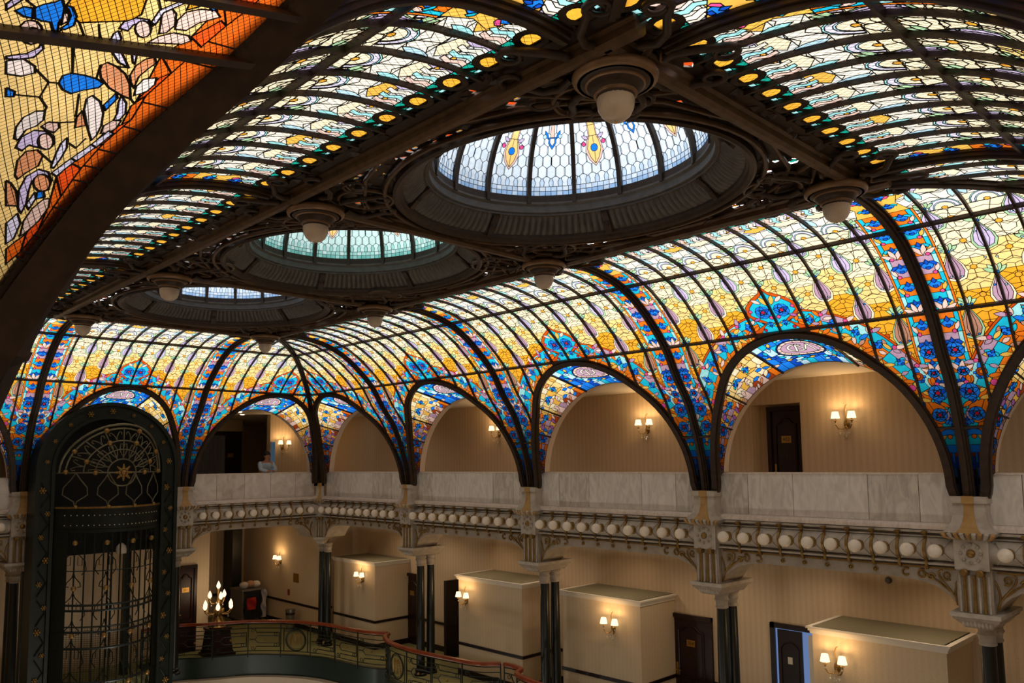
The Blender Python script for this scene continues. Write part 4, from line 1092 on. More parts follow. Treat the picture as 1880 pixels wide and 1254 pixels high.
def lattice(i):
    yc = YD[i]; y0 = (YL[i] if i else SY0-.07); y1 = (YL[i+1] if i < 2 else SY1+.07)
    root = thing('ceiling_lattice', f'dark cast-iron lattice with foliage around the {["nearest", "middle", "farthest"][i]} oval skylight', 'ironwork', (CX, yc, 2.56), 'cast-iron lattices of the flat ceiling')
    rnd = random.Random(20+i)
    L = Leaded()
    x0, x1 = SX0-.07, SX1+.07
    L.poly([(x0, y0), (x1, y0), (x1, y1), (x0, y1)], 'iron', 0)
    bits = []
    for sx in (-1, 1):
        for sy in (-1, 1):
            for q in range(34):
                a = rnd.uniform(.1, 1.47); rr = rnd.uniform(1.06, 1.5)
                x = CX+sx*(DA+.36)*rr*math.cos(a); y = yc+sy*(DB+.36)*rr*math.sin(a)
                if not (x0+.14 < x < x1-.14 and y0+.12 < y < y1-.12): continue
                c = rnd.choice(['fire', 'fire', 'deeporange', 'teal', 'disc'])
                n = rnd.choice((4, 5)); a0 = rnd.uniform(0, 6)
                L.poly([(x+rnd.uniform(.02, .055)*math.cos(a0+2*PI*k/n), y+rnd.uniform(.02, .055)*math.sin(a0+2*PI*k/n)) for k in range(n)], c, 1+q*.01)
    for q in range(46):
        sx = rnd.choice((-1, 1)); x = CX+sx*(SX1-CX-.36-abs(rnd.gauss(0, .05))); y = rnd.uniform(y0+.3, y1-.3)
        L.poly([(x+rnd.uniform(.015, .035)*math.cos(2*PI*k/5), y+rnd.uniform(.02, .05)*math.sin(2*PI*k/5)) for k in range(5)], rnd.choice(['fire', 'deeporange', 'disc']), 2+q*.01)
    L.poly([(CX+(DA+.345)*math.cos(a), yc+(DB+.345)*math.sin(a)) for a in np.linspace(0, 2*PI, 64, endpoint=False)], None, 9)
    v2, ln, pc = L.solve()
    Z0 = 2.575
    fn = lambda q, off: np.stack([q[:, 0], q[:, 1], np.full(len(q), Z0)-off], 1)
    glass_p = [p for p in pc if p[0] != 'iron']
    mb = MB()
    for c, tr, j in pc:
        if c == 'iron':
            ix = np.unique(tr); rm = {k: q for q, k in enumerate(ix)}
            mb.add(fn(v2[ix], .012), [tuple(rm[q] for q in t) for t in tr])
    mb.build('backing_plate', IRON, root, 0)
    mats, mid, g = [], {}, MB()
    for c, tr, j in glass_p:
        k = c+str(j)
        if k not in mid: mid[k] = len(mats); mats.append(GM[k])
        ix = np.unique(tr); rm = {k_: q for q, k_ in enumerate(ix)}
        g.add(fn(v2[ix], 0), [tuple(rm[q] for q in t) for t in tr], mid[k])
    if g.f: g.build('coloured_glints', mats, root, 0, True)
    # beams
    prof = [(-.07, .03), (.07, .03), (.07, -.03), (.05, -.05), (.05, -.10), (.025, -.125), (-.025, -.125), (-.05, -.10), (-.05, -.05), (-.07, -.03)]
    def beam(p, q):
        P = np.linspace(p, q, 3); N = np.tile([0, 0, 1.0], (3, 1))
        MB().sweep(np.c_[P, np.full(3, Z0)], N, prof).build('beam', IRONB, root, 0)
    bx0, bx1 = x0+.25, x1-.25
    beam((bx0, y0), (bx0, y1)); beam((bx1, y0), (bx1, y1)); beam((bx0, y0+.25 if i == 0 else y0), (bx1, y0+.25 if i == 0 else y0))
    if i == 2: beam((bx0, y1-.25), (bx1, y1-.25))
    # crossing straps, curls and cast foliage
    zz = Z0-.05
    def strap(P, r=.021): MB().tube([(x, y, zz) for x, y in P], r, 6).build('lattice_strap', IRONB, root, 60)
    ya, yb = y0+.1, y1-.1; mx, my = (bx1-bx0)/2, (yb-ya)/2
    for s in (-1, 1):
        for t in (-1, 1):
            cx, cyy = CX+s*mx, yc+t*my
            strap([(CX+s*mx*(1-.0), yc+t*my*.12), (CX+s*mx*.86, yc+t*my*.5), (CX+s*mx*.52, yc+t*my*1.0)])
            strap([(CX+s*mx*.12, yc+t*my*1.0), (CX+s*mx*.5, yc+t*my*.9), (CX+s*mx*.98, yc+t*my*.55)])
            strap([(cx-s*.05, cyy-t*.62), (cx-s*.3, cyy-t*.3), (cx-s*.75, cyy-t*.05)])
            P = arc(cx-s*.55, cyy-t*.55, .26, 0, 2*PI, 18); MB().tube([(x, y, zz) for x, y in P[:-1]], .022, 6, True).build('lattice_ring', IRONB, root, 60)
            for k in range(2):
                c = (cx-s*(.28+.5*k), cyy-t*(.8-.5*k)); P = spiral(c[0], c[1], .15, .03, rnd.uniform(0, 6), rnd.uniform(9, 12), 20)
                MB().tube([(x, y, zz-.01) for x, y in P], .02, 5).build('lattice_curl', IRON, root, 60)
    ph = np.linspace(0, 2*PI, 60, endpoint=False)
    MB().tube([(CX+(DA+.42)*math.cos(a), yc+(DB+.42)*math.sin(a), zz) for a in ph], .026, 6, True).build('lattice_hoop', IRONB, root, 60)
    fol = MB()
    for q in range(420):
        x, y = rnd.uniform(x0+.1, x1-.1), rnd.uniform(y0+.1, y1-.1)
        if ((x-CX)/(DA+.4))**2+((y-yc)/(DB+.4))**2 < 1: continue
        a = rnd.uniform(0, 6.28); l = rnd.uniform(.08, .17); w = l*.4; c, s = math.cos(a), math.sin(a); zt = Z0-rnd.uniform(.03, .055)
        fol.add([(x, y, Z0-.012), (x+c*l*.5-s*w, y+s*l*.5+c*w, Z0-.016), (x+c*l, y+s*l, Z0-.02), (x+c*l*.5+s*w, y+s*l*.5-c*w, Z0-.016), (x+c*l*.5, y+s*l*.5, zt)],
                [(0, 1, 4), (1, 2, 4), (2, 3, 4), (3, 0, 4)])
    fol.build('cast_foliage', IRON, root, 0, True)
for i in range(3): lattice(i)

# ------------------------------------------------------------------ ceiling lamps with scrolled bosses
RINGM = pbr('tan_bronze_moulding', '#86684A', .4, .25, ('#5C4630', .5), 10)  # tan mouldings, lightened against the dark boss to add shading contrast
def ceiling_lamp(x, y, label):
    root = thing('ceiling_lamp', label, 'lamp', (x, y, 2.55), 'globe lamps hanging from the iron ceiling')
    MB().lathe([(.0, 2.56), (.36, 2.56), (.37, 2.52), (.33, 2.50), (.25, 2.49), (.21, 2.46), (.20, 2.42), (.235, 2.395), (.265, 2.37), (.27, 2.345), (.24, 2.325), (.19, 2.315), (.175, 2.285), (.15, 2.26), (.125, 2.25), (.12, 2.22), (.0, 2.22)],
               (x, y, 0), 28).build('boss', IRON, root, 40)
    MB().lathe([(.245, 2.322), (.272, 2.335), (.280, 2.36), (.270, 2.385), (.245, 2.395), (.235, 2.36), (.245, 2.322)], (x, y, 0), 32).build('ring_moulding', RINGM, root, 60)
    MB().lathe([(.185, 2.30), (.195, 2.305), (.195, 2.318), (.185, 2.32)], (x, y, 0), 28).build('bead', RINGM, root, 60)
    MB().lathe([(.13, 2.235), (.14, 2.24), (.14, 2.255), (.13, 2.26)], (x, y, 0), 28).build('collar', RINGM, root, 60)
    MB().lathe([(.118, 2.235), (.123, 2.20), (.115, 2.15), (.095, 2.11), (.06, 2.08), (.02, 2.067), (.0001, 2.066)], (x, y, 0), 24).build('globe', FROST, root, 60)
    MB().lathe([(.0001, 2.064), (.008, 2.058), (.010, 2.066), (.004, 2.07)], (x, y, 0), 8).build('finial', BRASSP, root, 60)
    for k in range(4):
        a = PI/4+k*PI/2+PS
        c, s = math.cos(a), math.sin(a)
        P = [(.21, 2.41), (.27, 2.44), (.30, 2.50), (.27, 2.54), (.22, 2.53), (.21, 2.50), (.235, 2.49)]
        MB().tube([(x+c*q, y+s*q, z) for q, z in P], [.022, .026, .026, .024, .02, .018, .014], 6).build('volute', IRONB, root, 60)
    for k in range(4):                        # cartouches with rolled ends
        a = k*PI/2-PI/2-PS+.0
        c, s = math.cos(a), math.sin(a)
        Q = [(-.13, 2.40), (-.15, 2.415), (-.155, 2.44), (-.12, 2.50), (-.08, 2.515), (.08, 2.515), (.12, 2.50), (.155, 2.44), (.15, 2.415), (.13, 2.40)]
        MB().tube([(x+c*.275-s*t, y+s*.275+c*t, z) for t, z in Q], .018, 6).build('cartouche', RINGM, root, 60)
    rnd = random.Random(int(x*100+y*10))
    for k in range(8):                        # scrolled leaves that spread over the ceiling
        a = k*PI/4+.39; c, s = math.cos(a), math.sin(a)
        sg = 1 if k % 2 else -1
        P = [(.30, 0, 2.42), (.40, .07*sg, 2.40), (.52, .06*sg, 2.40), (.66, -.03*sg, 2.43)]
        P += [(.68+.085*(1-.3*i/12)*math.cos(t), sg*(-.11+.085*(1-.3*i/12)*math.sin(t)), 2.43) for i, t in enumerate(np.linspace(PI/2, -PI*1.6, 13))]
        MB().tube([(x+c*p-s*q, y+s*p+c*q, z) for p, q, z in P], np.linspace(.030, .014, len(P)), 7).build('scroll', IRON, root, 60)
        c2, s2 = math.cos(a+.25*sg), math.sin(a+.25*sg)
        MB().lathe([(.001, 0), (.05, .07), (.055, .14), (.03, .22), (.001, .27)], (x+c2*.33, y+s2*.33, 2.51), 7, (c2, s2, -.12), ref=(0, 0, 1), sx=.4).build('acanthus_leaf', IRON, root, 60)
    for ch in root.children: ch.location.z += .085
for i, y in enumerate(YL):
    w = ['nearest', 'second', 'third', 'farthest'][i]
    ceiling_lamp(3.87, y+.03, f'frosted globe lamp under a scrolled iron boss, {w} of the left-hand ceiling row')
    ceiling_lamp(7.07, y, f'frosted globe lamp under a scrolled iron boss, {w} of the right-hand ceiling row')

# ------------------------------------------------------------------ entablature of the two galleries in view: parapet, cornice with globes, beam, piers
def xsweep(sd, prof, u0, u1, name, mat, parent, n=2, smooth=30, mit0=False, mit1=False):
    """profile [(w, z)] run along u; mitred where it meets the other gallery"""
    mb = MB(); k = len(prof); V = []
    for i in range(n):
        for w, z in prof:
            a = u0+(w if mit0 else 0); b = u1-(w if mit1 else 0)
            V.append(tuple(side3(sd, a+(b-a)*i/(n-1), w, z)))
    F = [(i*k+j, i*k+(j+1) % k, (i+1)*k+(j+1) % k, (i+1)*k+j) for i in range(n-1) for j in range(k)]
    F += [tuple(range(k)), tuple(range((n-1)*k, n*k))[::-1]]
    mb.add(V, F)
    return mb.build(name, mat, parent, smooth)
COVE = [(-.30, -.90), (.0, -.90), (.0, -.93), (-.03, -.935), (-.09, -.945), (-.09, -.962), (-.03, -.966), (-.03, -.985), (-.06, -.992), (-.02, -1.0), (.025, -1.04), (.05, -1.09), (.058, -1.13), (.05, -1.17), (.025, -1.22), (-.02, -1.26),
        (-.08, -1.262), (-.08, -1.278), (-.03, -1.283), (.015, -1.292), (.015, -1.315), (-.09, -1.322), (-.09, -1.335), (-.30, -1.335)]
def beam_bottom(d):
    return float(np.interp(d, [0, .17, .21, .26, .33, .45, .62, .9, 3], [-1.84, -1.84, -1.80, -1.72, -1.645, -1.575, -1.525, -1.50, -1.50]))
GLOBE = {}
NTH = ['first', 'second', 'third', 'fourth', 'fifth', 'sixth', 'seventh', 'eighth', 'ninth', 'tenth']
def gallery_bay(sd, u0, u1, label, nglobe, slabs, mit0=False, mit1=False):
    m = (u0+u1)/2
    # marble parapet: backing wall (setting) with slabs as parts
    base = MB()
    for z0, z1, w0, w1 in ((-1.12, -.215, -.235, -.155),):
        P = [side3(sd, a, w, z) for z in (z0, z1) for a, w in ((u0+.1, w0), (u1-.1, w0), (u1-.1, w1), (u0+.1, w1))]
        base.add(P, [(0, 3, 2, 1), (4, 5, 6, 7), (0, 1, 5, 4), (1, 2, 6, 5), (2, 3, 7, 6), (3, 0, 4, 7)])
    root = thing('marble_parapet', f'pale marble parapet, {label}', 'parapet', side3(sd, m, -.15, -1.1), 'marble parapets of the upper gallery')
    base.build('core', CREAM, root, 0)
    a0, a1 = u0+.10, u1-.10
    for i in range(len(slabs)-1):
        x0, x1 = a0+(a1-a0)*slabs[i]+.004, a0+(a1-a0)*slabs[i+1]-.004
        mb = MB(); P = [side3(sd, a, w, z) for z in (-.81, -.222) for a, w in ((x0, -.16), (x1, -.16), (x1, -.118), (x0, -.118))]
        mb.add(P, [(0, 3, 2, 1), (4, 5, 6, 7), (0, 1, 5, 4), (1, 2, 6, 5), (2, 3, 7, 6), (3, 0, 4, 7)])
        mb.build('marble_slab', MARBLE[(i+int(u0*3)) % 3], root, 0)
    xsweep(sd, [(-.245, -.222), (-.105, -.222), (-.105, -.198), (-.245, -.198)], a0, a1, 'coping', LEDGE, root, 2, 0)
    xsweep(sd, [(-.2, -.81), (-.2, -.89), (.012, -.89), (.012, -.845), (-.02, -.815)], u0, u1, 'ledge', LEDGE, root, 2, 0, mit0, mit1)
    # cornice
    root = thing('cornice', f'silver-grey cornice with gilt straps, {label}', 'cornice', side3(sd, m, -.1, -1.3), 'cornices under the marble parapets')
    xsweep(sd, COVE, u0, u1, 'moulding', SILVER, root, 2, 40, mit0, mit1)
    def plate(w0, w1, nm, mat):
        us = np.unique(np.r_[np.linspace(u0, u0+1, 21), np.linspace(u0+1, u1-1, 6), np.linspace(u1-1, u1, 21)])
        poly = [(u, beam_bottom(min(u-u0, u1-u))) for u in us]+[(u1, -1.335), (u0, -1.335)]
        MB().prism(poly, lambda a, b, d: tuple(side3(sd, a, d, b)), w0, w1).build(nm, mat, root, 0)
    plate(-.055, -.62, 'arched_beam', SILVERD)
    xsweep(sd, [(-.055, -1.345), (-.055, -1.365), (-.035, -1.365), (-.035, -1.345)], u0+.22, u1-.22, 'fillet', GOLD, root, 2, 0)
    us = u0+.21+(u1-u0-.42)*(np.arange(nglobe)+.5)/nglobe
    st = us[1]-us[0]
    strap = [(-.03, -.93), (.015, -.935), (.02, -.965), (-.005, -.985), (.0, -1.0), (.04, -1.04), (.066, -1.09), (.074, -1.13), (.066, -1.17), (.04, -1.22), (.0, -1.26), (.02, -1.30), (.0, -1.34), (-.03, -1.37)]
    xs = MB()
    for i in range(nglobe+1):
        u = us[0]-st/2+i*st
        if 0 < i < nglobe:
            P = [side3(sd, u, w, z) for w, z in strap]; N = [side3(sd, u, w+.1, z)-side3(sd, u, w, z) for w, z in strap]
            mb = MB(); mb.sweep(P, N, [(-.016, -.01), (.016, -.01), (.016, .012), (-.016, .012)])
            mb.obox(side3(sd, u, .03, -.925), (1, 0, 0), (0, 1, 0), (0, 0, 1), .028, .028, .016)
            mb.build('gilt_strap', GOLD, root, 40)
        if i < nglobe:
            uc = us[i]
            for q in (-1, 1):
                for r in (-1, 1):
                    P = [side3(sd, uc+q*st*f, w, -1.13+r*g) for f, w, g in ((.40, .004, .125), (.28, .045, .075), (.20, .062, .035))]
                    xs.tube(P, .009, 4)
    xs.build('diamond_ribs', SILVER, root, 0, True)
    for i in range(5):
        u = m+(i-2)*st*1.0
        c = side3(sd, u, -.055, -1.43); ax = side3(sd, u, .1, -1.43)-c
        MB().lathe([(.034, 0), (.034, .012), (.024, .016), (.018, .004), (.012, .02), (.0001, .026)], c, 10, ax).build('gilt_rosette', GOLD, root, 30)
    def P3(d, z, sgn): return side3(sd, (u0+d) if sgn > 0 else (u1-d), -.045, z)
    for sgn in (1, -1):                        # gilded scrolls of the brackets
        for pts in ([(.19, -1.82), (.23, -1.70), (.30, -1.60), (.37, -1.52), (.41, -1.45), (.41, -1.40), (.37, -1.375)],
                    [(.22, -1.78), (.24, -1.64), (.22, -1.52), (.18, -1.44)],
                    [(.30, -1.62), (.42, -1.52), (.54, -1.44), (.62, -1.40)],
                    spiral(.32, -1.44, .055, .015, -2.2, 5.0), spiral(.60, -1.445, .06, .02, 2.0, -4.2), spiral(.79, -1.44, .055, .03, 2.2, -2.6), spiral(.50, -1.47, .045, .015, 3, -4)):
            MB().tube([P3(d, z, sgn) for d, z in pts], .013, 5).build('scroll', GOLD, root, 60)
    # globes, each with its gilt cup
    for i, u in enumerate(us):
        c = side3(sd, u, .05, -1.13); ax = side3(sd, u, 1.0, -1.13)-side3(sd, u, 0, -1.13)
        if 'g' not in GLOBE:
            g = thing('globe_light', '', 'light', (0, 0, 0))
            MB().lathe([(.062, -.02), (.072, .0), (.066, .018), (.058, .022), (.058, .05), (.066, .056), (.05, .075), (.03, .08)], (0, 0, 0), 14, (1, 0, 0)).build('gilt_cup', GOLD, g, 40)
            MB().sphere((.135, 0, 0), .083, 18, 12).build('globe', OPAL, g, 60)
            GLOBE['g'] = g; first = g
        else:
            first = GLOBE['g'].copy(); COL.objects.link(first)
            for ch in GLOBE['g'].children:
                k = ch.copy(); COL.objects.link(k); k.parent = first
        first.location = c; first.rotation_euler = (0, 0, math.atan2(ax[1], ax[0])); first['_o'] = list(map(float, c))
        n_ = (nglobe-i) if sd == 'R' else i+1
        first['label'] = f'white opal globe, {NTH[n_-1]} from the left on the cornice, {label}'; first['group'] = f'globes along the cornice, {label}'
PIERS = []
def pier(sd, u, label, corner=False):
    """everything between two bays: flared gilt shoe of the vault rib, rosette block, fluted console, abacus, paired columns"""
    if corner:
        a = PI/4; ox, oy = XR, YF; s2 = math.sqrt(.5)
        fr = lambda du, w, z: (ox-(w-.06)*s2+du*s2, oy-(w-.06)*s2-du*s2, z)
    else:
        fr = lambda du, w, z: tuple(side3(sd, u+du, w, z))
    root = thing('gallery_pier', f'silver and gilt pier on black columns, {label}', 'pier', fr(0, -.3, ZF), 'piers with paired columns between the gallery bays')
    def blk(hu0, hu1, w0, w1b, w1t, z0, z1, name, mat, back=-.35):
        mb = MB()
        V = [fr(-hu0, back, z0), fr(hu0, back, z0), fr(hu0, w1b, z0), fr(-hu0, w1b, z0), fr(-hu1, back, z1), fr(hu1, back, z1), fr(hu1, w1t, z1), fr(-hu1, w1t, z1)]
        mb.add(V, [(0, 3, 2, 1), (4, 5, 6, 7), (0, 1, 5, 4), (1, 2, 6, 5), (2, 3, 7, 6), (3, 0, 4, 7)]); return mb
    f = .55 if corner else 1.0
    # flared shoe
    sh = [(-.90, .285, .155), (-.85, .235, .125), (-.78, .196, .10), (-.70, .178, .085), (-.60, .172, .08), (-.55, .172, .08)]
    gw = [.14, .098, .07, .057, .052, .055]
    mb = MB(); mg = MB()
    for i in range(len(sh)-1):
        (z0, h0, w0), (z1, h1, w1) = sh[i], sh[i+1]
        q = blk(h0*f, h1*f, 0, w0, w1, z0, z1, '', None); mb.add(q.v, q.f)
        q = blk(gw[i]*f, gw[i+1]*f, 0, w0+.008, w1+.008, z0, z1, '', None); mg.add(q.v, q.f)
    mb.build('shoe', SILVER, root, 30); mg.build('gilt_front', GOLDP, root, 30)
    q = blk(.20*f, .20*f, 0, .11, .11, -.555, -.475, '', None); q.build('shoe_cap', SILVER, root, 0)
    q = blk(.065, .065, 0, .12, .12, -.56, -.47, '', None); q.build('gilt_tab', GOLDP, root, 0)
    blk(.19*f, .31*f, 0, .10, .19, -.985, -.905, '', None).build('flared_moulding', SILVERD, root, 0)
    n = 9
    for i in range(n):
        du = (-.5+(i+.5)/n)*.56*f
        MB().tube([fr(du*.8, .11, -.98), fr(du, .175, -.945), fr(du*1.08, .195, -.905)], [.012, .024, .026], 6).build('gadroon', SILVER if i % 2 else GOLDP, root, 60)
    blk(.185*f, .185*f, 0, .10, .10, -1.335, -.985, '', None).build('rosette_block', SILVER, root, 0)
    c = fr(0, .10, -1.14); ax = np.array(fr(0, 1.1, -1.14))-np.array(c)
    MB().lathe([(.125*f, .001), (.125*f, .012), (.10*f, .02), (.085*f, .012), (.001, .006)], c, 20, ax).build('rosette_ring', SILVER, root, 30)
    for k in range(8):
        a = 2*PI*k/8
        MB().sphere(fr(.105*f*math.cos(a), .118, -1.14+.105*f*math.sin(a)), .024*f, 8, 6).build('petal', SILVERD, root, 60)
    MB().lathe([(.05*f, 0), (.048*f, .02), (.035*f, .038), (.0001, .045)], c, 14, ax).build('gilt_boss', GOLD, root, 60)
    for s_ in (-1, 1):
        MB().lathe([(.001, -.02), (.042, -.02), (.042, .10), (.03, .11), (.001, .11)], fr(s_*.085*f, .03, -1.365), 12, ax).build('gilt_roll', GOLD, root, 40)
    blk(.19*f, .19*f, 0, .035, .035, -1.84, -1.335, '', None).build('console', SILVERD, root, 0)
    for k in range(7):
        du = (-.5+(k+.5)/7)*.36*f
        MB().tube([fr(du, .042, -1.40), fr(du, .042, -1.60), fr(du, .045, -1.80), fr(du, .055, -1.83)], .020*f if k % 2 else .014, 6).build('flute_bar', SILVER if k % 2 == 0 else GOLD, root, 60)
    bk = -.80
    blk(.27*f, .27*f, 0, .11, .11, -1.885, -1.835, '', None, bk).build('abacus', SILVER, root, 0)
    blk(.24*f, .255*f, 0, .075, .095, -1.925, -1.885, '', None, bk+.02).build('abacus_moulding', SILVERD, root, 0)
    blk(.14*f, .23*f, 0, -.02, .065, -2.02, -1.925, '', None, bk+.06).build('leaf_frieze', SILVERD, root, 0)
    for k in range(8):
        du = (-.5+(k+.5)/8)*.42*f
        MB().lathe([(.001, 0), (.022, .02), (.026, .05), (.016, .085), (.001, .095)], fr(du*.75, .0, -2.01), 6, np.array(fr(du*.25, .5, .8))-np.array(fr(0, 0, 0))).build('leaf', SILVER, root, 60)
    cols = ((0, -.32), (0, -.60)) if not corner else ((.10, -.40), (-.10, -.62))
    for du, w in cols:
        c = fr(du, w, 0)
        MB().lathe([(.115, -2.02), (.118, -2.05), (.10, -2.07), (.098, -2.10), (.112, -2.13), (.092, -2.16), (.088, -2.215), (.098, -2.23), (.098, -2.25), (.085, -2.26)], (c[0], c[1], 0), 20).build('capital', SILVERD, root, 35)
        MB().lathe([(.0, -2.25), (.083, -2.25), (.090, -3.4), (.092, -4.46), (.0, -4.46)], (c[0], c[1], 0), 20).build('column', GREENM, root, 35)
        MB().lathe([(.0, -4.46), (.095, -4.46), (.12, -4.48), (.12, -4.51), (.10, -4.53), (.14, -4.56), (.14, ZF), (.0, ZF)], (c[0], c[1], 0), 20).build('column_base', GREENM, root, 35)
SLB = [[0, .17, .40, .68, .88, 1], [0, .15, .335, .64, .845, 1], [0, .15, .34, .66, .86, 1], [0, .14, .30, .62, .84, 1], [0, .2, .42, .62, .83, 1]]
gl = ['', 'second bay from the right edge', 'third bay from the right edge', 'fourth bay from the right edge', 'right-hand gallery beside the far corner']
for i in range(5): gallery_bay('R', PY[i], PY[i+1], gl[i] if i else 'bay cut by the right edge', 10, SLB[i], False, i == 4)
for i, l in ((0, 'left bay of the lift end'), (2, 'right bay of the lift end')):
    gallery_bay('F', PX[i], PX[i+1], l, 10, [0, .215, .425, .63, .835, 1], False, i == 2)
for i, l in ((1, 'nearest on the right-hand side'), (2, 'second on the right-hand side'), (3, 'third on the right-hand side'), (4, 'fourth on the right-hand side')): pier('R', PY[i], l)
pier('F', PX[2], 'to the right of the lift cage'); pier('F', PX[1], 'to the left of the lift cage')
pier('R', YF, 'in the far right corner of the hall', True)

# ------------------------------------------------------------------ sconces and doors
SHADE = emit('lit_shade', '#FFDDA8', 1.6)
BULB = emit('lit_bulb', '#FFDFB8', 1.3)
CRYS = pbr('crystal_drop', '#D8CDB8', .1, 0, spec=.8)
def sconce(sd_fn, label, watt=7.0):
    """sd_fn(du, dw, dz) -> point: along the wall, out of the wall, up"""
    root = thing('wall_sconce', label, 'lamp', sd_fn(0, 0, 0), 'lit two-arm wall sconces')
    c = sd_fn(0, 0, 0); ax = np.array(sd_fn(0, 1, 0))-np.array(c)
    MB().lathe([(.045, 0), (.05, .012), (.03, .025), (.018, .05), (.0001, .055)], sd_fn(0, 0, -.05), 12, ax, sy=1.5).build('backplate', GOLD, root, 40)
    MB().tube([sd_fn(0, .04, -.02), sd_fn(.01, .07, .08), sd_fn(-.01, .06, .17), sd_fn(.01, .05, .24), sd_fn(.035, .05, .25)], [.012, .01, .009, .008, .006], 6).build('finial_scroll', GOLD, root, 60)
    for s in (-1, 1):
        MB().tube([sd_fn(0, .04, -.08), sd_fn(s*.04, .08, -.13), sd_fn(s*.09, .12, -.12), sd_fn(s*.125, .13, -.06), sd_fn(s*.125, .13, -.01)], .010, 6).build('arm', GOLD, root, 60)
        p = sd_fn(s*.125, .13, 0)
        MB().lathe([(.012, -.01), (.03, .0), (.022, .012), (.012, .015), (.012, .05), (.0001, .05)], p, 10).build('candle_cup', GOLD, root, 40)
        MB().lathe([(.068, .035), (.046, .14), (.043, .14), (.064, .035)], p, 16).build('lamp_shade', SHADE, root, 60)
        MB().tube([sd_fn(s*.06, .10, -.12), sd_fn(s*.07, .11, -.18)], .003, 4).sphere(sd_fn(s*.07, .11, -.20), .014, 6, 5, sz=1.6).build('crystal_drop', CRYS, root, 0)
        MB().sphere(sd_fn(s*.025, .07, -.20), .012, 6, 5, sz=1.8).build('crystal_drop', CRYS, root, 0)
        MB().sphere(sd_fn(s*.125, .13, -.05), .012, 6, 5, sz=1.8).build('crystal_drop', CRYS, root, 0)
    MB().sphere(sd_fn(0, .06, -.24), .016, 6, 5, sz=1.8).build('crystal_drop', CRYS, root, 0)
    for s in (-1, 1):
        ld = bpy.data.lights.new('sconce_lamp', 'POINT'); ld.energy = watt; ld.color = (1.0, .62, .28); ld.shadow_soft_size = .045
        lo = bpy.data.objects.new('sconce_lamp', ld); COL.objects.link(lo); lo.parent = root
        lo.location = Vector(sd_fn(s*.125, .17, .10))-Vector(sd_fn(0, 0, 0))
def onR(X, u, z): return lambda a, b, c: (X-b, u-a, z+c)      # wall facing the hall from the right; a runs to the viewer's right
def onF(Y, u, z): return lambda a, b, c: (u+a, Y-b, z+c)
for X, u, z, l in ((XW-.3, 5.13, .57, 'wall beside the upper dark door'), (XW-.3, 8.89, .62, 'upper gallery wall, third arch from the right edge'), (XW-.3, 12.98, .67, 'upper gallery wall, half hidden behind a vault rib')):
    sconce(onR(X, u, z), f'lit two-arm brass sconce, {l}')
sconce(onF(20.3, 10.75, .52), 'lit two-arm brass sconce with cream shades, upper gallery beside the person')
XB, ZBX = 11.45, -2.47
def door(fr, w, h, label, num=None, name='door_1', frame=.07):
    """fr(a, b, c): along the wall, out of the wall, up from the sill"""
    root = thing('panelled_door', label, 'door', fr(0, 0, 0), 'dark panelled room doors')
    def bx(a0, a1, b0, b1, c0, c1):
        mb = MB(); mb.add([fr(a, b, c) for c in (c0, c1) for a, b in ((a0, b0), (a1, b0), (a1, b1), (a0, b1))], [(0, 3, 2, 1), (4, 5, 6, 7), (0, 1, 5, 4), (1, 2, 6, 5), (2, 3, 7, 6), (3, 0, 4, 7)]); return mb
    hw = w/2
    bx(-hw, hw, .005, .02, 0, h).build('leaf', WOOD, root, 0)
    for a0, a1 in ((-hw-frame, -hw), (hw, hw+frame)): bx(a0, a1, 0, .06, 0, h+frame).build('jamb', WOOD, root, 0)
    bx(-hw-frame, hw+frame, 0, .065, h, h+frame).build('head', WOOD, root, 0)
    def panel(z0, z1, arch):
        P = [(-hw*.68, z0), (hw*.68, z0), (hw*.68, z1-(.1 if arch else 0))]
        P += ([(hw*.45, z1-.09), (hw*.25, z1-.02), (0, z1), (-hw*.25, z1-.02), (-hw*.45, z1-.09)] if arch else [(hw*.68, z1)])
        P += [(-hw*.68, z1-(.1 if arch else 0))]
        if not arch: P = [P[0], P[1], (hw*.68, z1), (-hw*.68, z1)]
        MB().tube([fr(a, .028, c) for a, c in P], .016, 5, True).build('panel_moulding', WOOD, root, 40)
        MB().prism([(a*.86, z0+(c-z0)*.94+.02) for a, c in P], lambda a, b, d: fr(a, d, b), .018, .03).build('raised_panel', WOOD, root, 0)
    panel(h*.40, h*.93, True); panel(h*.06, h*.36, False)
    bx(-.085, .085, .03, .036, h*.715, h*.715+.115).build('number_plate', BRASSP, root, 0)
    if num:
        cu = bpy.data.curves.new('door_number', 'FONT'); cu.body = num; cu.size = .085; cu.align_x = 'CENTER'; cu.materials.append(WOODD)
        o = bpy.data.objects.new('door_number', cu); COL.objects.link(o); o.parent = root
        p0, px, pz = (np.array(fr(*q)) for q in ((0, 0, 0), (1, 0, 0), (0, 0, 1)))
        ex, ez = px-p0, pz-p0; ey = np.cross(ex, ez)
        M = Matrix(((ex[0], ez[0], ey[0]), (ex[1], ez[1], ey[1]), (ex[2], ez[2], ey[2]))).to_4x4()
        M.translation = Vector(np.array(fr(0, .038, h*.715+.03))-p0); o.matrix_local = M
    MB().sphere(fr(0, .022, h*.6), .01, 8, 6).build('peephole', BRASSP, root, 60)
    mb = bx(-hw*.86, -hw*.74, .02, .03, h*.40, h*.53); mb.tube([fr(-hw*.8, .03, h*.46), fr(-hw*.8, .07, h*.46), fr(-hw*.55, .07, h*.455)], .011, 6); mb.build('handle', BRASSP, root, 30)
    return root
def atR(X, u, z0): return lambda a, b, c: (X-b, u-a, z0+c)
def atF(Y, u, z0): return lambda a, b, c: (u+a, Y-b, z0+c)
door(atR(XW, 6.27, ZU), .52, 1.90, 'dark panelled door with number plate on the upper gallery, in a recess', '402')
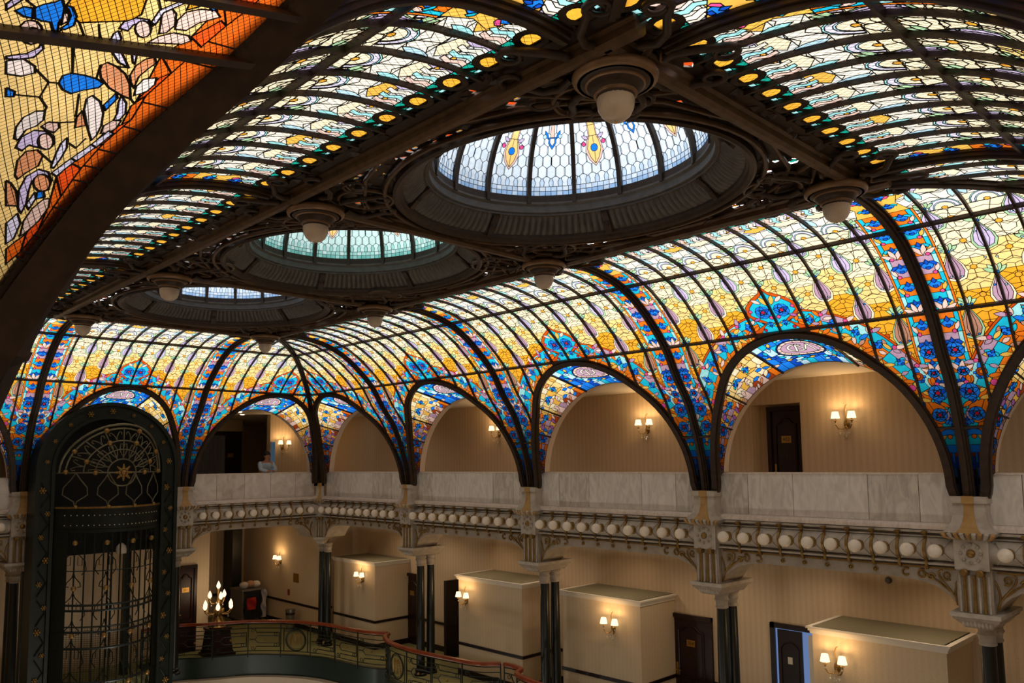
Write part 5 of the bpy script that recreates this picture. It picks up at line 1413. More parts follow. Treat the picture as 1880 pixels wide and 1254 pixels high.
door(atR(XW, 8.27, ZF), .76, 1.72, 'dark panelled door with number plate between the two nearest wall boxes', '304')
door(atR(XW, 16.6, ZF), .70, 1.70, 'dark door on the lower gallery behind the black columns, next to the far wall box')

# open door by the nearest box: frame, glowing blue panel in place of the daylit room, leaf turned inwards
root = thing('open_door', 'open dark door with blue daylight behind, beside the nearest wall box', 'door', (XW, 6.25, ZF))
mb = MB(); mb.box(XW-.06, XW+.02, 6.62, 6.70, ZF, -2.72); mb.box(XW-.06, XW+.02, 5.82, 6.70, -2.80, -2.72); mb.build('frame', WOODD, root, 0)
LITROOM = emit('room_daylight_glow', '#86A4E0', .38)
mb = MB(); mb.box(XW-.012, XW-.004, 5.82, 6.62, ZF, -2.80); mb.build('room_glow_panel', LITROOM, root, 0)
mb = MB(); mb.box(XW-.05, XW-.02, 6.15, 6.57, ZF, -2.815); mb.build('leaf', WOODD, root, 0)
MB().tube([(XW-.055, 6.21+.3*t, ZF+1.6-.1*(2*t-1)**2) for t in np.linspace(0, 1, 8)]+[(XW-.055, 6.51, ZF+.8), (XW-.055, 6.21, ZF+.8)], .012, 5, True).build('panel_moulding', WOOD, root, 40)
mb = MB(); mb.box(XW-.058, XW-.05, 6.32, 6.40, ZF+1.25, ZF+1.36); mb.build('number_plate', WHITEP, root, 0)
mb = MB(); mb.box(XW-.03, XW-.014, 5.98, 6.05, ZF, -2.85); mb.build('door_frame_beyond', WHITEP, root, 0)

# ------------------------------------------------------------------ lower gallery: wall boxes with cornices, dado rails, skirting
def wall_box(y0, y1, label):
    root = thing('wall_box', label, 'cabinet', (XB, (y0+y1)/2, ZF), 'boxed-out bays along the lower gallery')
    mb = MB(); mb.box(XB, XW, y0, y1, ZF, ZBX); mb.build('body', PAPER2, root, 0)
    mb = MB()
    for e, z0, z1 in ((.025, ZBX-.10, ZBX-.06), (.045, ZBX-.06, ZBX-.025), (.07, ZBX-.025, ZBX)): mb.box(XB-e, XW-.001, y0-e, y1+e, z0, z1)
    mb.build('crown_moulding', WHITEP, root, 0)
    mb = MB(); mb.box(XB-.02, XW-.02, y0+.02, y1-.02, ZBX, ZBX+.004); mb.build('olive_top', pbr('box_top_olive', '#7C7660', .6), root, 0)  # top face in olive, darker than the body
    for nm, z0, z1, e in (('dado_rail', -3.965, -3.905, .02), ('skirting', ZF, ZF+.13, .018)):
        mb = MB(); mb.box(XB-e, XW-.001, y0-e, y1+e, z0, z1); mb.build(nm, WOODD, root, 0)
wall_box(3.67, 5.49, 'cream boxed-out bay with white cornice, nearest, right of the open door')
wall_box(8.62, 10.47, 'cream boxed-out bay with white cornice, second, left of the numbered door')
wall_box(11.57, 13.55, 'cream boxed-out bay with white cornice, third, behind the paired columns')
wall_box(16.78, 18.68, 'cream boxed-out bay with white cornice, farthest, near the corner columns')
for u, z, l in ((5.13, -2.95, 'nearest wall box'), (9.22, -2.97, 'second wall box'), (13.28, -2.95, 'left edge of the third wall box'), (17.3, -2.89, 'farthest wall box')):
    sconce(onR(XB, u, z), f'lit two-arm brass sconce, on the {l}')
sconce(onR(XB, 21.6, -2.80), 'lit two-arm brass sconce with cream shades, on the far wall past the corner')
k = 0
for a, b in ((YN, 3.67), (5.49, 5.82), (6.70, 7.82), (8.72-.06, 8.62), (10.47, 11.57), (13.55, 16.2), (18.68, 19.44)):
    if b-a < .05: continue
    mb = MB(); mb.box(XW-.02, XW, a, b, -3.965, -3.905); mb.box(XW-.018, XW, a, b, ZF, ZF+.13); k += 1; structure('trim_%d' % k, mb, WOODD)
mb = MB(); mb.box(XW-.42, XW-.001, 14.76, 14.84, ZF, -2.80); tag(mb.build('service_door', WOODD, None, 0), 'dark door leaf seen edge-on, left of the third wall box', 'door')
mb = MB(); mb.box(XB, XW, 19.44, YFW, ZF, -1.35); structure('wall_right', mb, PAPER2)
mb = MB(); mb.box(XB-.02, XB+.4, 19.42, YFW, -3.965, -3.905); mb.box(XB-.018, XB+.4, 19.42, YFW, ZF, ZF+.13); structure('trim_9', mb, WOODD)
mb = MB(); mb.box(XLW, 8.42, 20.0, 20.2, ZF, -1.35); structure('wall_back', mb, PAPER2)
mb = MB(); mb.box(8.42, 8.62, 20.0, YFW, ZF, -1.35); structure('wall_back', mb, PAPER2)
mb = MB(); mb.box(8.62, XB, 23.9, YFW, -3.965, -3.905); structure('trim_10', mb, WOODD)
mb = MB(); mb.box(10.75, 11.05, 23.3, 23.9, ZF, -1.4); tag(mb.build('dark_pillar', GREENM, None, 0), 'black marble pillar at the end of the dim passage', 'pillar')
door(atF(20.0, 8.02, ZF), .42, 2.05, 'dark door with number plate right of the lift cage, lower gallery', '301')
mb = MB(); mb.box(XB-.012, XB, 20.55, 20.85, -3.35, -3.1); tag(mb.build('notice_plaque', BRASSP, None, 0), 'small dark brass plaque on the wall past the corner', 'sign')
mb = MB(); mb.box(XB-.012, XB, 21.05, 21.17, -3.75, -3.58); tag(mb.build('fire_notice', pbr('red_notice', '#8A3A2A', .6), None, 0), 'small red notice on the wall above the dado rail', 'sign')
MB_ = MB().lathe([(.0, 0), (.055, 0), (.055, .02), (.04, .03), (.0, .035)], (XW, 7.55+.6, -1.95), 14, (-1, 0, 0))
tag(MB_.build('smoke_detector', WHITEP, None, 40), 'round white detector high on the lower gallery wall', 'detector')
MB_ = MB().lathe([(.0, 0), (.05, 0), (.05, .03), (.035, .06), (.0, .07)], (XW, 4.75, -1.85), 12, (-1, 0, 0))
tag(MB_.build('security_camera', STEEL, None, 40), 'small dark dome camera high on the wall near the right edge', 'camera')

# ------------------------------------------------------------------ lower gallery floor with its wavy balconies
def cr2(P, m=8):
    P = np.array(P, float); return _cr(P, m)
EDGE = cr2([(6.72, 19.25), (7.3, 19.25), (7.7, 19.12), (7.98, 18.92), (8.35, 18.72), (9.0, 18.36), (9.65, 17.6), (10.02, 16.75), (10.16, 15.7), (10.30, 15.12), (10.46, 14.78), (10.20, 14.52), (9.98, 14.0), (9.88, 13.1), (9.96, 12.2), (10.10, 11.4),
             (10.40, 11.0), (10.36, 10.5), (10.06, 10.28), (9.90, 9.6), (9.86, 8.6), (9.98, 7.7), (10.36, 7.1), (10.40, 6.2), (10.0, 5.9), (9.86, 4.9), (10.0, 3.9), (10.4, 3.2)])
def wall_carpet():
    m, nt, out = newmat('striped_green_carpet')
    b = nt.nodes.new('ShaderNodeBsdfPrincipled'); b.inputs['Roughness'].default_value = .9; nt.links.new(b.outputs[0], out.inputs[0])
    tc = nt.nodes.new('ShaderNodeTexCoord'); w = nt.nodes.new('ShaderNodeTexWave'); w.inputs['Scale'].default_value = 3.2; w.inputs['Distortion'].default_value = .3; w.bands_direction = 'DIAGONAL'
    nt.links.new(tc.outputs['Object'], w.inputs['Vector'])
    mx = nt.nodes.new('ShaderNodeMix'); mx.data_type = 'RGBA'; mx.inputs['A'].default_value = (*lin('#8A8B5C'), 1); mx.inputs['B'].default_value = (*lin('#6F6A40'), 1)
    nt.links.new(w.outputs['Fac'], mx.inputs['Factor']); nt.links.new(mx.outputs['Result'], b.inputs['Base Color'])
    return m
CARPET = wall_carpet()
poly = [tuple(p) for p in EDGE]+[(XW, 3.2), (XW, YFW), (6.72, YFW)]
mb = MB(); mb.prism(poly, lambda a, b, d: (a, b, d), ZF, ZF-.12)
# triangulate the large outline so that its hollow edge fills properly
import bmesh
bm = bmesh.new(); vs = [bm.verts.new((x, y, ZF)) for x, y in poly]; bm.faces.new(vs)
r = bmesh.ops.extrude_face_region(bm, geom=bm.faces[:]); bmesh.ops.translate(bm, vec=(0, 0, -.5), verts=[g for g in r['geom'] if isinstance(g, bmesh.types.BMVert)])
bmesh.ops.triangulate(bm, faces=bm.faces[:]); bmesh.ops.recalc_face_normals(bm, faces=bm.faces[:])
me = bpy.data.meshes.new('floor'); bm.to_mesh(me); bm.free(); me.materials.append(CARPET)
o = bpy.data.objects.new('floor', me); COL.objects.link(o); o['kind'] = 'structure'
mb = MB(); mb.box(XLW, 6.72, 18.6, YFW, ZF-.5, ZF); structure('floor', mb, CARPET)
EN = np.c_[EDGE, np.full(len(EDGE), ZF)]
_t = np.gradient(EDGE, axis=0); _t /= np.linalg.norm(_t, axis=1)[:, None]
OUT = np.c_[-(-_t[:, 1])*-1, -_t[:, 0]*-1*-1]      # normal pointing into the hall
OUT = np.stack([_t[:, 1]*-1, _t[:, 0]], 1)
OUT *= np.sign(((EDGE-np.array([11.5, 12.0]))*OUT).sum(1).mean())
OUT3 = np.c_[OUT, np.zeros(len(OUT))]
root = thing('balcony_fascia', 'dark green moulded edge of the wavy balcony with a cream soffit below', 'balcony', (9.9, 13, ZF-.5))
prof = [(.06, -.02), (.06, .10), (.02, .12), (.02, .02), (-.10, .0), (-.14, .03), (-.20, .03), (-.34, .0), (-.38, .05), (-.42, .05), (-.42, -.02)]
mb = MB(); mb.sweep(EN, OUT3, [(-a if False else a, b) for a, b in prof]); mb.build('green_moulding', GREENF, root, 40)
mb = MB(); mb.sweep(EN, OUT3, [(-.42, .03), (-.50, .0), (-.58, -.06), (-.62, -.2), (-.42, -.2)]); mb.build('cream_cove', CREAM, root, 40)
# railing: everything is drawn along the edge (s) and up (h)
SE = np.r_[0, np.cumsum(np.linalg.norm(np.diff(EDGE, axis=0), axis=1))]
def rl(s, h, o=-.02):
    x = np.interp(s, SE, EDGE[:, 0]); y = np.interp(s, SE, EDGE[:, 1]); ox = np.interp(s, SE, OUT[:, 0]); oy = np.interp(s, SE, OUT[:, 1])
    return (x+o*ox, y+o*oy, ZF+h)
def s_near(x, y): return float(SE[np.argmin(np.hypot(EDGE[:, 0]-x, EDGE[:, 1]-y))])
HR = .84
def railing(s0, s1, label, meds):
    root = thing('balcony_railing', label, 'railing', rl((s0+s1)/2, 0), 'ironwork railings of the lower balcony')
    n = max(8, int((s1-s0)/.06)); ss = np.linspace(s0, s1, n)
    P = np.array([rl(s, HR) for s in ss]); N = np.tile([0, 0, 1.0], (n, 1))
    MB().sweep(P, N, [(-.045, -.03), (.045, -.03), (.05, 0), (.035, .03), (-.035, .03), (-.05, 0)]).build('handrail', RAILW, root, 40)
    for h in (.06, .15, .68, .78): MB().tube([rl(s, h) for s in ss], .010, 5).build('rail', GREENI, root, 60)
    bays_ = []
    x = s0
    k = max(1, int(round((s1-s0)/.85))); st = (s1-s0)/k
    for i in range(k+1): MB().tube([rl(s0+i*st, 0), rl(s0+i*st, HR)], .014, 6).build('post', GREENI, root, 60)
    for i in range(k):
        a = s0+i*st; m = a+st/2
        def T(pts, r=.0115): MB().tube([rl(a+st*q, h) for q, h in pts], r, 5).build('ironwork', GREENI, root, 60)
        if i in meds:
            c = [(.5+.27/st*math.cos(t), .415+.25*math.sin(t)) for t in np.linspace(0, 2*PI, 25)]
            T(c, .016); T([(.5+(q-.5)*.9, .415+(h-.415)*.86) for q, h in c], .007)
            MG = [(-.15, .27), (-.12, .5), (-.06, .56), (-.02, .45), (0, .30), (.02, .45), (.06, .56), (.12, .5), (.15, .27)]
            MB().tube([rl(m+q, h) for q, h in cr2(MG, 4)], .011, 5).build('gilt_monogram', GOLD, root, 60)
            MB().tube([rl(m+.0+.12*math.cos(t), .41+.12*math.sin(t)) for t in np.linspace(.7, 2*PI-.7, 14)], .010, 5).build('gilt_monogram', GOLD, root, 60)
            for q in (.1, .9): T([(q, .15), (q, .68)])
        else:
            T([(.04, .68), (.2, .68), (.25, .58), (.95, .58)]); T([(.04, .15), (.2, .15), (.25, .25), (.95, .25)])
            T([(.95, .50), (.3, .50), (.2, .415), (.3, .33), (.95, .33)]); T([(.95, .25), (.95, .58)]); T([(.05, .415), (.2, .415)])
            for q, h in ((.14, .62), (.14, .21), (.84, .54), (.84, .29)): T([(q+.035/st*math.cos(t), h+.035*math.sin(t)) for t in np.linspace(0, 2*PI, 11)], .008)
            MB().sphere(rl(a+st*.5, .415), .028, 8, 6).build('gilt_ball', GOLD, root, 60)
sj = s_near(10.46, 14.78); sk = s_near(10.40, 11.0)-.05; sl = s_near(10.36, 7.1)
railing(0.02, sj-.04, 'dark iron railing with monogram roundel and red-brown handrail, curved section right of the lift', (4,))
railing(sj+.04, sk-.02, 'dark iron railing with monogram roundel and red-brown handrail, bulging middle section', (1,))
railing(sk+.06, sl, 'dark iron railing with red-brown handrail, section cut by the bottom edge', (2,))

# ------------------------------------------------------------------ lift cage
LX, LY, HB = 5.30, 17.12, .98
def bow(x, z, o=0.0):
    t = min(1.0, abs((x-LX)/HB)); return (x, LY-.74*(1-t*t)-o, z)
root = thing('lift_cage', 'dark green wrought-iron lift cage with arched fanlight and gold studs', 'lift', (LX, LY, ZG+.01))
CZ = -.04
def arch_band(ro, ri, y0, y1, zb, nm):
    th = np.linspace(0, PI, 41)
    out = [(LX+ro, zb)]+[(LX+ro*math.cos(t), CZ+ro*math.sin(t)) for t in th]+[(LX-ro, zb)]
    inn = [(LX+ri, zb)]+[(LX+ri*math.cos(t), CZ+ri*math.sin(t)) for t in th]+[(LX-ri, zb)]
    n = len(out); mb = MB(); V = []
    for y in (y0, y1): V += [(x, y, z) for x, z in out]+[(x, y, z) for x, z in inn]
    F = []
    for i in range(n-1):
        F += [(i, i+1, n+i+1, n+i), (2*n+i, 3*n+i, 3*n+i+1, 2*n+i+1), (i, 2*n+i, 2*n+i+1, i+1), (n+i, n+i+1, 3*n+i+1, 3*n+i)]
    mb.add(V, F); mb.build(nm, GREENI, root, 30)
arch_band(1.33, 1.26, LY-.06, LY+.5, -8.5, 'outer_moulding')
arch_band(1.26, 1.04, LY+.0, LY+.4, -8.5, 'frame')
arch_band(1.06, 1.0, LY-.05, LY+.3, -8.5, 'inner_moulding')
def gold_flower(p, r, nm='gold_rosette'):
    mb = MB(); p = np.array(p)
    mb.sphere(p, r*.45, 8, 6)
    for k in range(6):
        a = 2*PI*k/6; mb.sphere(p+np.array([r*.68*math.cos(a), .0, r*.68*math.sin(a)]), r*.3, 6, 5)
    mb.build(nm, GOLD, root, 60)
for t in np.linspace(.12, PI-.12, 9): gold_flower((LX+1.15*math.cos(t), LY-.03, CZ+1.15*math.sin(t)), .065 if int(t*10) % 2 else .045)
for x in (LX-1.15, LX+1.15):
    for k, z in enumerate(np.arange(-.45, -5.4, -.44)): gold_flower((x+(.05 if k % 2 else -.05), LY-.03, z), .055 if k % 3 else .07)
    for z in np.arange(-.3, -5.2, -.55):
        MB().tube([(x-.07, LY-.02, z), (x, LY-.03, z-.12), (x+.07, LY-.02, z-.25), (x, LY-.03, z-.36), (x-.07, LY-.02, z-.48)], .012, 5).build('frame_scroll', GREENI, root, 60)
FANI = pbr('pale_olive_ironwork', '#6F6A52', .4, .3, ('#45422F', .5), 10)  # lighter grey-olive than the ironwork below the band
def bw(pts, r, nm='ironwork', mat=None, o=0.0): MB().tube([bow(x, z, o) for x, z in pts], r*1.25, 5).build(nm, mat or (FANI if min(q[1] for q in pts) > -.8 else GREENI), root, 60)
xs_ = np.linspace(LX-HB, LX+HB, 17)
def hbar(z, r=.014, o=0.0, mat=None, nm='bar'): bw([(x, z) for x in xs_], r, nm, mat, o)
P = [bow(x, z) for z in (0,) for x in xs_]
def bband(z0, z1, o, nm, mat):
    mb = MB(); V = []
    for x in xs_: a = bow(x, z0, o); b = bow(x, z0, o-.05); V += [a, (a[0], a[1], z1), (b[0], b[1], z1), b]
    F = []
    for i in range(len(xs_)-1):
        for j in range(4): F.append((i*4+j, i*4+(j+1) % 4, i*4+4+(j+1) % 4, i*4+4+j))
    mb.add(V, F); mb.build(nm, mat, root, 30)
bband(-1.22, -.80, .02, 'band', GREENI); bband(-.80, -.765, .05, 'gilt_edge', GOLD); bband(-1.26, -1.20, .05, 'band_moulding', GREENI); bband(-.84, -.80, .045, 'band_moulding', GREENI)
STUD = pbr('white_stud', '#C9C2AE', .4)
st_ = MB()
for x in np.linspace(LX-.85, LX+.85, 22):
    for z in (-.93, -1.12): st_.sphere(bow(x, z, .022), .011, 6, 4)
st_.build('studs', STUD, root, 0, True)
# fanlight
for sg in (-1, 1):                         # solid side strips between frame and grille
    mb = MB(); V = []
    for x in np.linspace(LX+sg*.80, LX+sg*.985, 5): a = bow(x, 0, .03); V += [(a[0], a[1], -8.4), (a[0], a[1], -1.25), (a[0], a[1]+.05, -1.25), (a[0], a[1]+.05, -8.4)]
    F = [(i*4+j, i*4+(j+1) % 4, i*4+4+(j+1) % 4, i*4+4+j) for i in range(4) for j in range(4)]
    mb.add(V, F); mb.build('side_strip', GREENI, root, 30)
fz = -.12; FX = LX+.0
for r, rr in ((.94, .018), (.86, .014), (.62, .011), (.45, .009), (.26, .011)):
    bw([(FX+r*math.cos(t), fz+r*math.sin(t)) for t in np.linspace(0, PI, 25)], rr)
bw([(FX+.26*math.cos(t), fz+.26*math.sin(t)) for t in np.linspace(PI, 2*PI, 16)], .011)
for t in np.linspace(0, PI, 9):
    bw([(FX+r*math.cos(t), fz+r*math.sin(t)) for r in (.26, .45, .62, .86)], .010)
for k, t in enumerate(np.linspace(PI/16, PI-PI/16, 8)):
    c, s = math.cos(t), math.sin(t)
    for sg in (-1, 1):
        Q = [(.62, 0), (.70, .02), (.76, .06), (.80, .10), (.78, .14), (.74, .13)]
        bw([(FX+r*math.cos(t+sg*q), fz+r*math.sin(t+sg*q)) for r, q in Q], .008)
        Q = [(.30, .22), (.36, .1), (.45, .05), (.56, .10), (.55, .18), (.50, .17)]
        bw([(FX+r*math.cos(t+sg*q), fz+r*math.sin(t+sg*q)) for r, q in Q], .008)
for r, ts in ((.62, np.linspace(.35, PI-.35, 4)), (.86, np.linspace(.5, PI-.5, 4)), (.86, (0.02, PI-.02)), (.45, (.0, PI))):
    for t in ts: MB().sphere(bow(FX+r*math.cos(t), fz+r*math.sin(t), .02), .05, 10, 8).build('gold_ball', GOLD, root, 60)
mb = MB()
for k in range(8):
    t = 2*PI*k/8
    for q, rr in ((.07, .035), (.115, .026), (.15, .018)): mb.sphere(bow(FX+q*math.cos(t), fz+q*math.sin(t), .04), rr, 8, 6)
mb.sphere(bow(FX, fz, .06), .05, 10, 8); mb.build('gold_sunburst', GOLD, root, 60)
hbar(fz, .011)
for i, x in enumerate(np.linspace(LX-.72, LX+.72, 4)):
    for sg in (-1, 1): bw([(x, fz-.0), (x+sg*.06, fz-.12), (x+sg*.16, fz-.28), (x+sg*.17, fz-.42), (x+sg*.02, fz-.55), (x, -.78)], .009)
    MB().sphere(bow(x, -.765, .06), .035, 8, 6).build('gold_ball', GOLD, root, 60)
# grilles of the shaft below the band
for x in np.linspace(LX-.84, LX+.84, 13): bw([(x, -1.25), (x, -3), (x, -5.6)], .012, 'bar')
for z, r in ((-1.98, .008), (-2.62, .018), (-2.72, .018), (-3.02, .012), (-3.12, .018), (-3.42, .02), (-4.05, .02), (-4.75, .018)): hbar(z, r)
for row, z in enumerate((-1.45, -2.30, -3.18, -4.10, -4.95)):
    for x in np.linspace(LX-.70, LX+.70, 4)+(0 if row % 2 else .0):
        MB().sphere(bow(x, z, .03), .05, 10, 8).build('gold_ball', GOLD, root, 60)
        for sg in (-1, 1):
            bw([(x, z+.30), (x+sg*.02, z+.2), (x+sg*.09, z+.10), (x+sg*.10, z+.03), (x+sg*.06, z+.02)], .008)
            bw([(x, z-.08), (x+sg*.03, z-.18), (x+sg*.15, z-.34), (x+sg*.17, z-.5), (x+sg*.11, z-.60)], .008)
            Q = [(x+sg*.05, z-.26), (x+sg*.05, z-.42), (x+sg*.11, z-.42), (x+sg*.11, z-.30)]
            bw(Q, .006)
net = MB()
for x in np.linspace(LX-.84, LX+.84, 42): net.tube([bow(x, -3.05, -.03), bow(x, -4.6, -.03)], .0035, 3, caps=False)
for z in np.arange(-3.05, -4.6, -.04): net.tube([bow(x, z, -.03) for x in xs_], .0035, 3, caps=False)
net.build('wire_mesh', GREENI, root, 0, True)
# shaft behind: guide posts, dark sheet, cables
mb = MB()
for x in (LX-1.0, LX+1.0): mb.box(x-.06, x+.06, 18.9, 19.1, -8.5, 1.0)
mb.build('guide_post', GREENI, root, 0)
mb = MB(); mb.box(LX-1.0, LX+1.0, 17.45, 17.5, -1.75, 1.0); mb.build('shaft_shade_sheet', pbr('shaft_shade_black', '#0C0C0A', .8), root, 0)  # black sheet stands in for the darkness inside the shaft
for x in (LX+.35, LX+.42): MB().tube([(x, 18.2, 1.1), (x, 18.2, -5)], .02, 5).build('cable', GREENI, root, 0)
L_ = thing('lift_lamp', 'small white bell-glass lamp hanging inside the lift cage', 'lamp', (5.65, 17.4, -1.62))
MB().lathe([(.10, -1.78), (.105, -1.70), (.09, -1.63), (.05, -1.59), (.02, -1.57)], (5.65, 17.4, 0), 16).build('bell_shade', OPAL, L_, 60)
MB().tube([(5.65, 17.4, -1.57), (5.65, 17.4, -1.25)], .01, 5).build('rod', GREENI, L_, 60)

# ------------------------------------------------------------------ added lights: gallery downlights and unseen lobby lamps below
def added_ceiling_spot(x, y, z, watt, label, grp):  # added lamp, brightens the gallery where daylight alone falls short
    o = MB().lathe([(.0, 0), (.05, 0), (.06, -.012), (.06, .012)], (x, y, z), 12).build('downlight', DL, None, 40)
    o.location = (0, 0, 0); tag(o, label, 'light', grp)
    ld = bpy.data.lights.new('downlight_lamp', 'SPOT'); ld.energy = watt; ld.color = (1.0, .76, .52); ld.spot_size = 2.5; ld.spot_blend = .8; ld.shadow_soft_size = .06
    lo = bpy.data.objects.new('downlight_lamp', ld); COL.objects.link(lo); lo.parent = o; lo.location = (x, y, z-.03)
DL = emit('downlight_lens', '#FFD9A0', 6)
for i in range(5):
    ym = (PY[i]+PY[i+1])/2
    for q, d in (((0, -.9), (1, .9)) if i else ()):
        added_ceiling_spot(11.55, ym+d, ZU-.31, LOWW, f'added downlight over the lower gallery floor, {NTH[i]} bay from the right, {"near" if q == 0 else "far"} one', 'added downlights of the lower gallery')
    added_ceiling_spot(11.0, ym, 1.415, UPW, f'added downlight in the upper gallery ceiling, {NTH[i]} bay from the right', 'added downlights of the upper gallery side')
for i, x in enumerate((1.6, 4.0, 9.0)):
    added_ceiling_spot(x, 18.9, ZU-.31, LOWW*(.10 if i < 2 else .7), f'added downlight over the lower gallery at the lift end, {NTH[i]} from the left', 'added downlights of the lower gallery end')
added_ceiling_spot(10.0, 21.5, -1.4, LOWW*.35, 'added downlight over the dim passage right of the lift', 'added downlights of the passage')
for i, y in enumerate((2.5, 7.0, 11.5, 16.0)):  # out of view, added to lighten the parapets from below
    root = thing('added_lobby_lamp', f'added unseen bowl lamp over the lobby below the galleries, {NTH[i]} from the camera', 'lamp', (5.4, y, -6.2), 'added lobby lamps')
    MB().lathe([(.001, -6.45), (.25, -6.40), (.38, -6.28), (.40, -6.2), (.36, -6.2)], (5.4, y, 0), 24).build('bowl', emit('lit_bowl', '#FFF0DA', 2.0), root, 60)
    MB().lathe([(.41, -6.21), (.42, -6.18), (.39, -6.17)], (5.4, y, 0), 24).build('rim', GOLD, root, 60)
    ld = bpy.data.lights.new('added_lobby_light', 'POINT'); ld.energy = LOBBYW; ld.color = (1.0, .93, .84); ld.shadow_soft_size = .3
    lo = bpy.data.objects.new('added_lobby_light', ld); COL.objects.link(lo); lo.parent = root; lo.location = (0, 0, .35)

# ------------------------------------------------------------------ upper gallery at the lift end
mb = MB(); mb.box(10.38, XW, 20.3, 20.5, ZU, 1.4); structure('wall_back', mb, PAPER)
mb = MB(); mb.box(7.6, 10.5, 22.3, 22.4, ZU, .98); structure('wall_back', mb, WOODD)
mb = MB(); mb.box(7.6, 10.5, 22.25, 22.4, .98, 1.4); structure('wall_back', mb, PAPER2)
root = thing('sheer_curtain', 'grey sheer curtain panel in the dim upper lobby, left of the person', 'curtain', (9.55, 22.2, ZU))
mb = MB(); mb.grid(lambda u, v: (9.15+.8*u, 22.2+.03*math.sin(u*44), ZU+1.95*v), 60, 2); mb.build('cloth', pbr('grey_voile', '#7A7E8C', .8), root, 60)
door(atF(22.3, 10.15, ZU), .46, 1.85, 'dark wooden lobby door left of the person, upper gallery')
mb = MB(); mb.box(10.40, 10.52, 20.28, 20.3, ZU+.4, .62); tag(mb.build('lit_display', emit('stained_window', '#6F90A8', .16), None, 0), 'narrow blue-lit window strip beside the upper sconce', 'window')
for i, (x, y) in enumerate(((8.9, 19.4), (9.3, 19.9), (10.0, 19.5), (9.7, 20.6))):
    o = MB().lathe([(.0, 0), (.04, 0), (.05, -.012), (.05, .01)], (x, y, 1.385-.012*(i == 3)), 12).build('downlight', DL, None, 40)
    tag(o, f'small recessed downlight, {NTH[i]} from the left in the upper gallery ceiling at the lift end', 'light', 'downlights of the upper gallery')
o = MB().lathe([(.0, 0), (.045, 0), (.05, -.02), (.0, -.03)], (11.3, 4.75, 1.385), 12).build('ceiling_sprinkler', STEEL, None, 40); tag(o, 'small ceiling fitting above the arch of the upper dark door', 'sprinkler')

# ------------------------------------------------------------------ the person who leans on the parapet
def skin_body(name, verts, edges, mat, parent, root_i=0, lv=2):
    bm = bmesh.new(); ly = bm.verts.layers.skin.verify(); off = np.array(parent['_o'])
    vs = []
    for p, r in verts:
        v = bm.verts.new(tuple(np.array(p)-off)); v[ly].radius = r if isinstance(r, tuple) else (r, r); vs.append(v)
    for a, b in edges: bm.edges.new((vs[a], vs[b]))
    vs[root_i][ly].use_root = True
    me = bpy.data.meshes.new(name); bm.to_mesh(me); bm.free(); me.materials.append(mat)
    for p in me.polygons: p.use_smooth = True
    o = bpy.data.objects.new(name, me); COL.objects.link(o); o.parent = parent; o['_o'] = parent['_o'][:]
    m = o.modifiers.new('skin', 'SKIN'); m.use_smooth_shade = True
    s = o.modifiers.new('subsurf', 'SUBSURF'); s.levels = lv; s.render_levels = lv
    return o
SKIN = pbr('skin', '#A9745A', .6); HAIR = pbr('black_hair', '#120D0B', .5); DENIM = pbr('pale_denim', '#B4C2CA', .8, 0, ('#93A6B4', .5), 14); TROUS = pbr('dark_trousers', '#23242B', .8)
px, py = 9.22, 18.30
root = thing('person', 'person in a pale denim jacket with dark tied-back hair leaning on the far parapet', 'person', (px, py, ZU))
V = [((px, py+.10, -.30), .125), ((px, py+.02, -.13), .115), ((px, py-.05, .00), (.13, .10)), ((px, py-.10, .085), .05), ((px, py-.13, .14), .052), ((px, py-.145, .20), .075), ((px, py-.14, .265), .062),
     ((px-.155, py-.08, .02), .055), ((px-.20, py-.18, -.12), .042), ((px-.06, py-.30, -.165), .032), ((px-.02, py-.32, -.16), .024),
     ((px+.155, py-.08, .02), .055), ((px+.20, py-.18, -.12), .042), ((px+.07, py-.30, -.165), .032), ((px+.03, py-.32, -.155), .024),
     ((px-.08, py+.12, -.42), .085), ((px-.085, py+.08, -.75), .06), ((px-.085, py+.12, -1.04), .04), ((px-.085, py+.02, -1.07), .03),
     ((px+.08, py+.12, -.42), .085), ((px+.085, py+.08, -.75), .06), ((px+.085, py+.12, -1.04), .04), ((px+.085, py+.02, -1.07), .03)]
Eg = [(0, 1), (1, 2), (2, 3), (3, 4), (4, 5), (5, 6), (2, 7), (7, 8), (8, 9), (9, 10), (2, 11), (11, 12), (12, 13), (13, 14), (0, 15), (15, 16), (16, 17), (17, 18), (0, 19), (19, 20), (20, 21), (21, 22)]
skin_body('body', V, Eg, SKIN, root)
J = [(p, (r if not isinstance(r, tuple) else r[0])+.014) for p, r in V]
skin_body('denim_jacket', [J[0], J[1], J[2], J[7], J[8], (V[9][0], .042), J[11], J[12], (V[13][0], .042)], [(0, 1), (1, 2), (2, 3), (3, 4), (4, 5), (2, 6), (6, 7), (7, 8)], DENIM, root)
skin_body('trousers', [(V[0][0], .13), (V[15][0], .10), (V[16][0], .075), (V[17][0], .06), (V[19][0], .10), (V[20][0], .075), (V[21][0], .06)], [(0, 1), (1, 2), (2, 3), (0, 4), (4, 5), (5, 6)], TROUS, root)
for s in (-1, 1):
    hx = px+s*.025
    for k in range(4): MB().tube([(hx+s*(.018-.012*k), py-.335, -.155-.004*k), (hx+s*(.014-.012*k), py-.365, -.160), (hx+s*(.006-.010*k), py-.38, -.172)], [.008, .0075, .006], 6).build('finger', SKIN, root, 60)
    MB().tube([(hx-s*.01, py-.325, -.14), (hx-s*.025, py-.345, -.135), (hx-s*.03, py-.36, -.14)], [.009, .008, .006], 6).build('thumb', SKIN, root, 60)
    MB().sphere((px+s*.026, py-.215, .212), .010, 8, 6).build('eye', HAIR, root, 60)
    MB().sphere((px+s*.078, py-.135, .195), .016, 8, 6).build('ear', SKIN, root, 60)
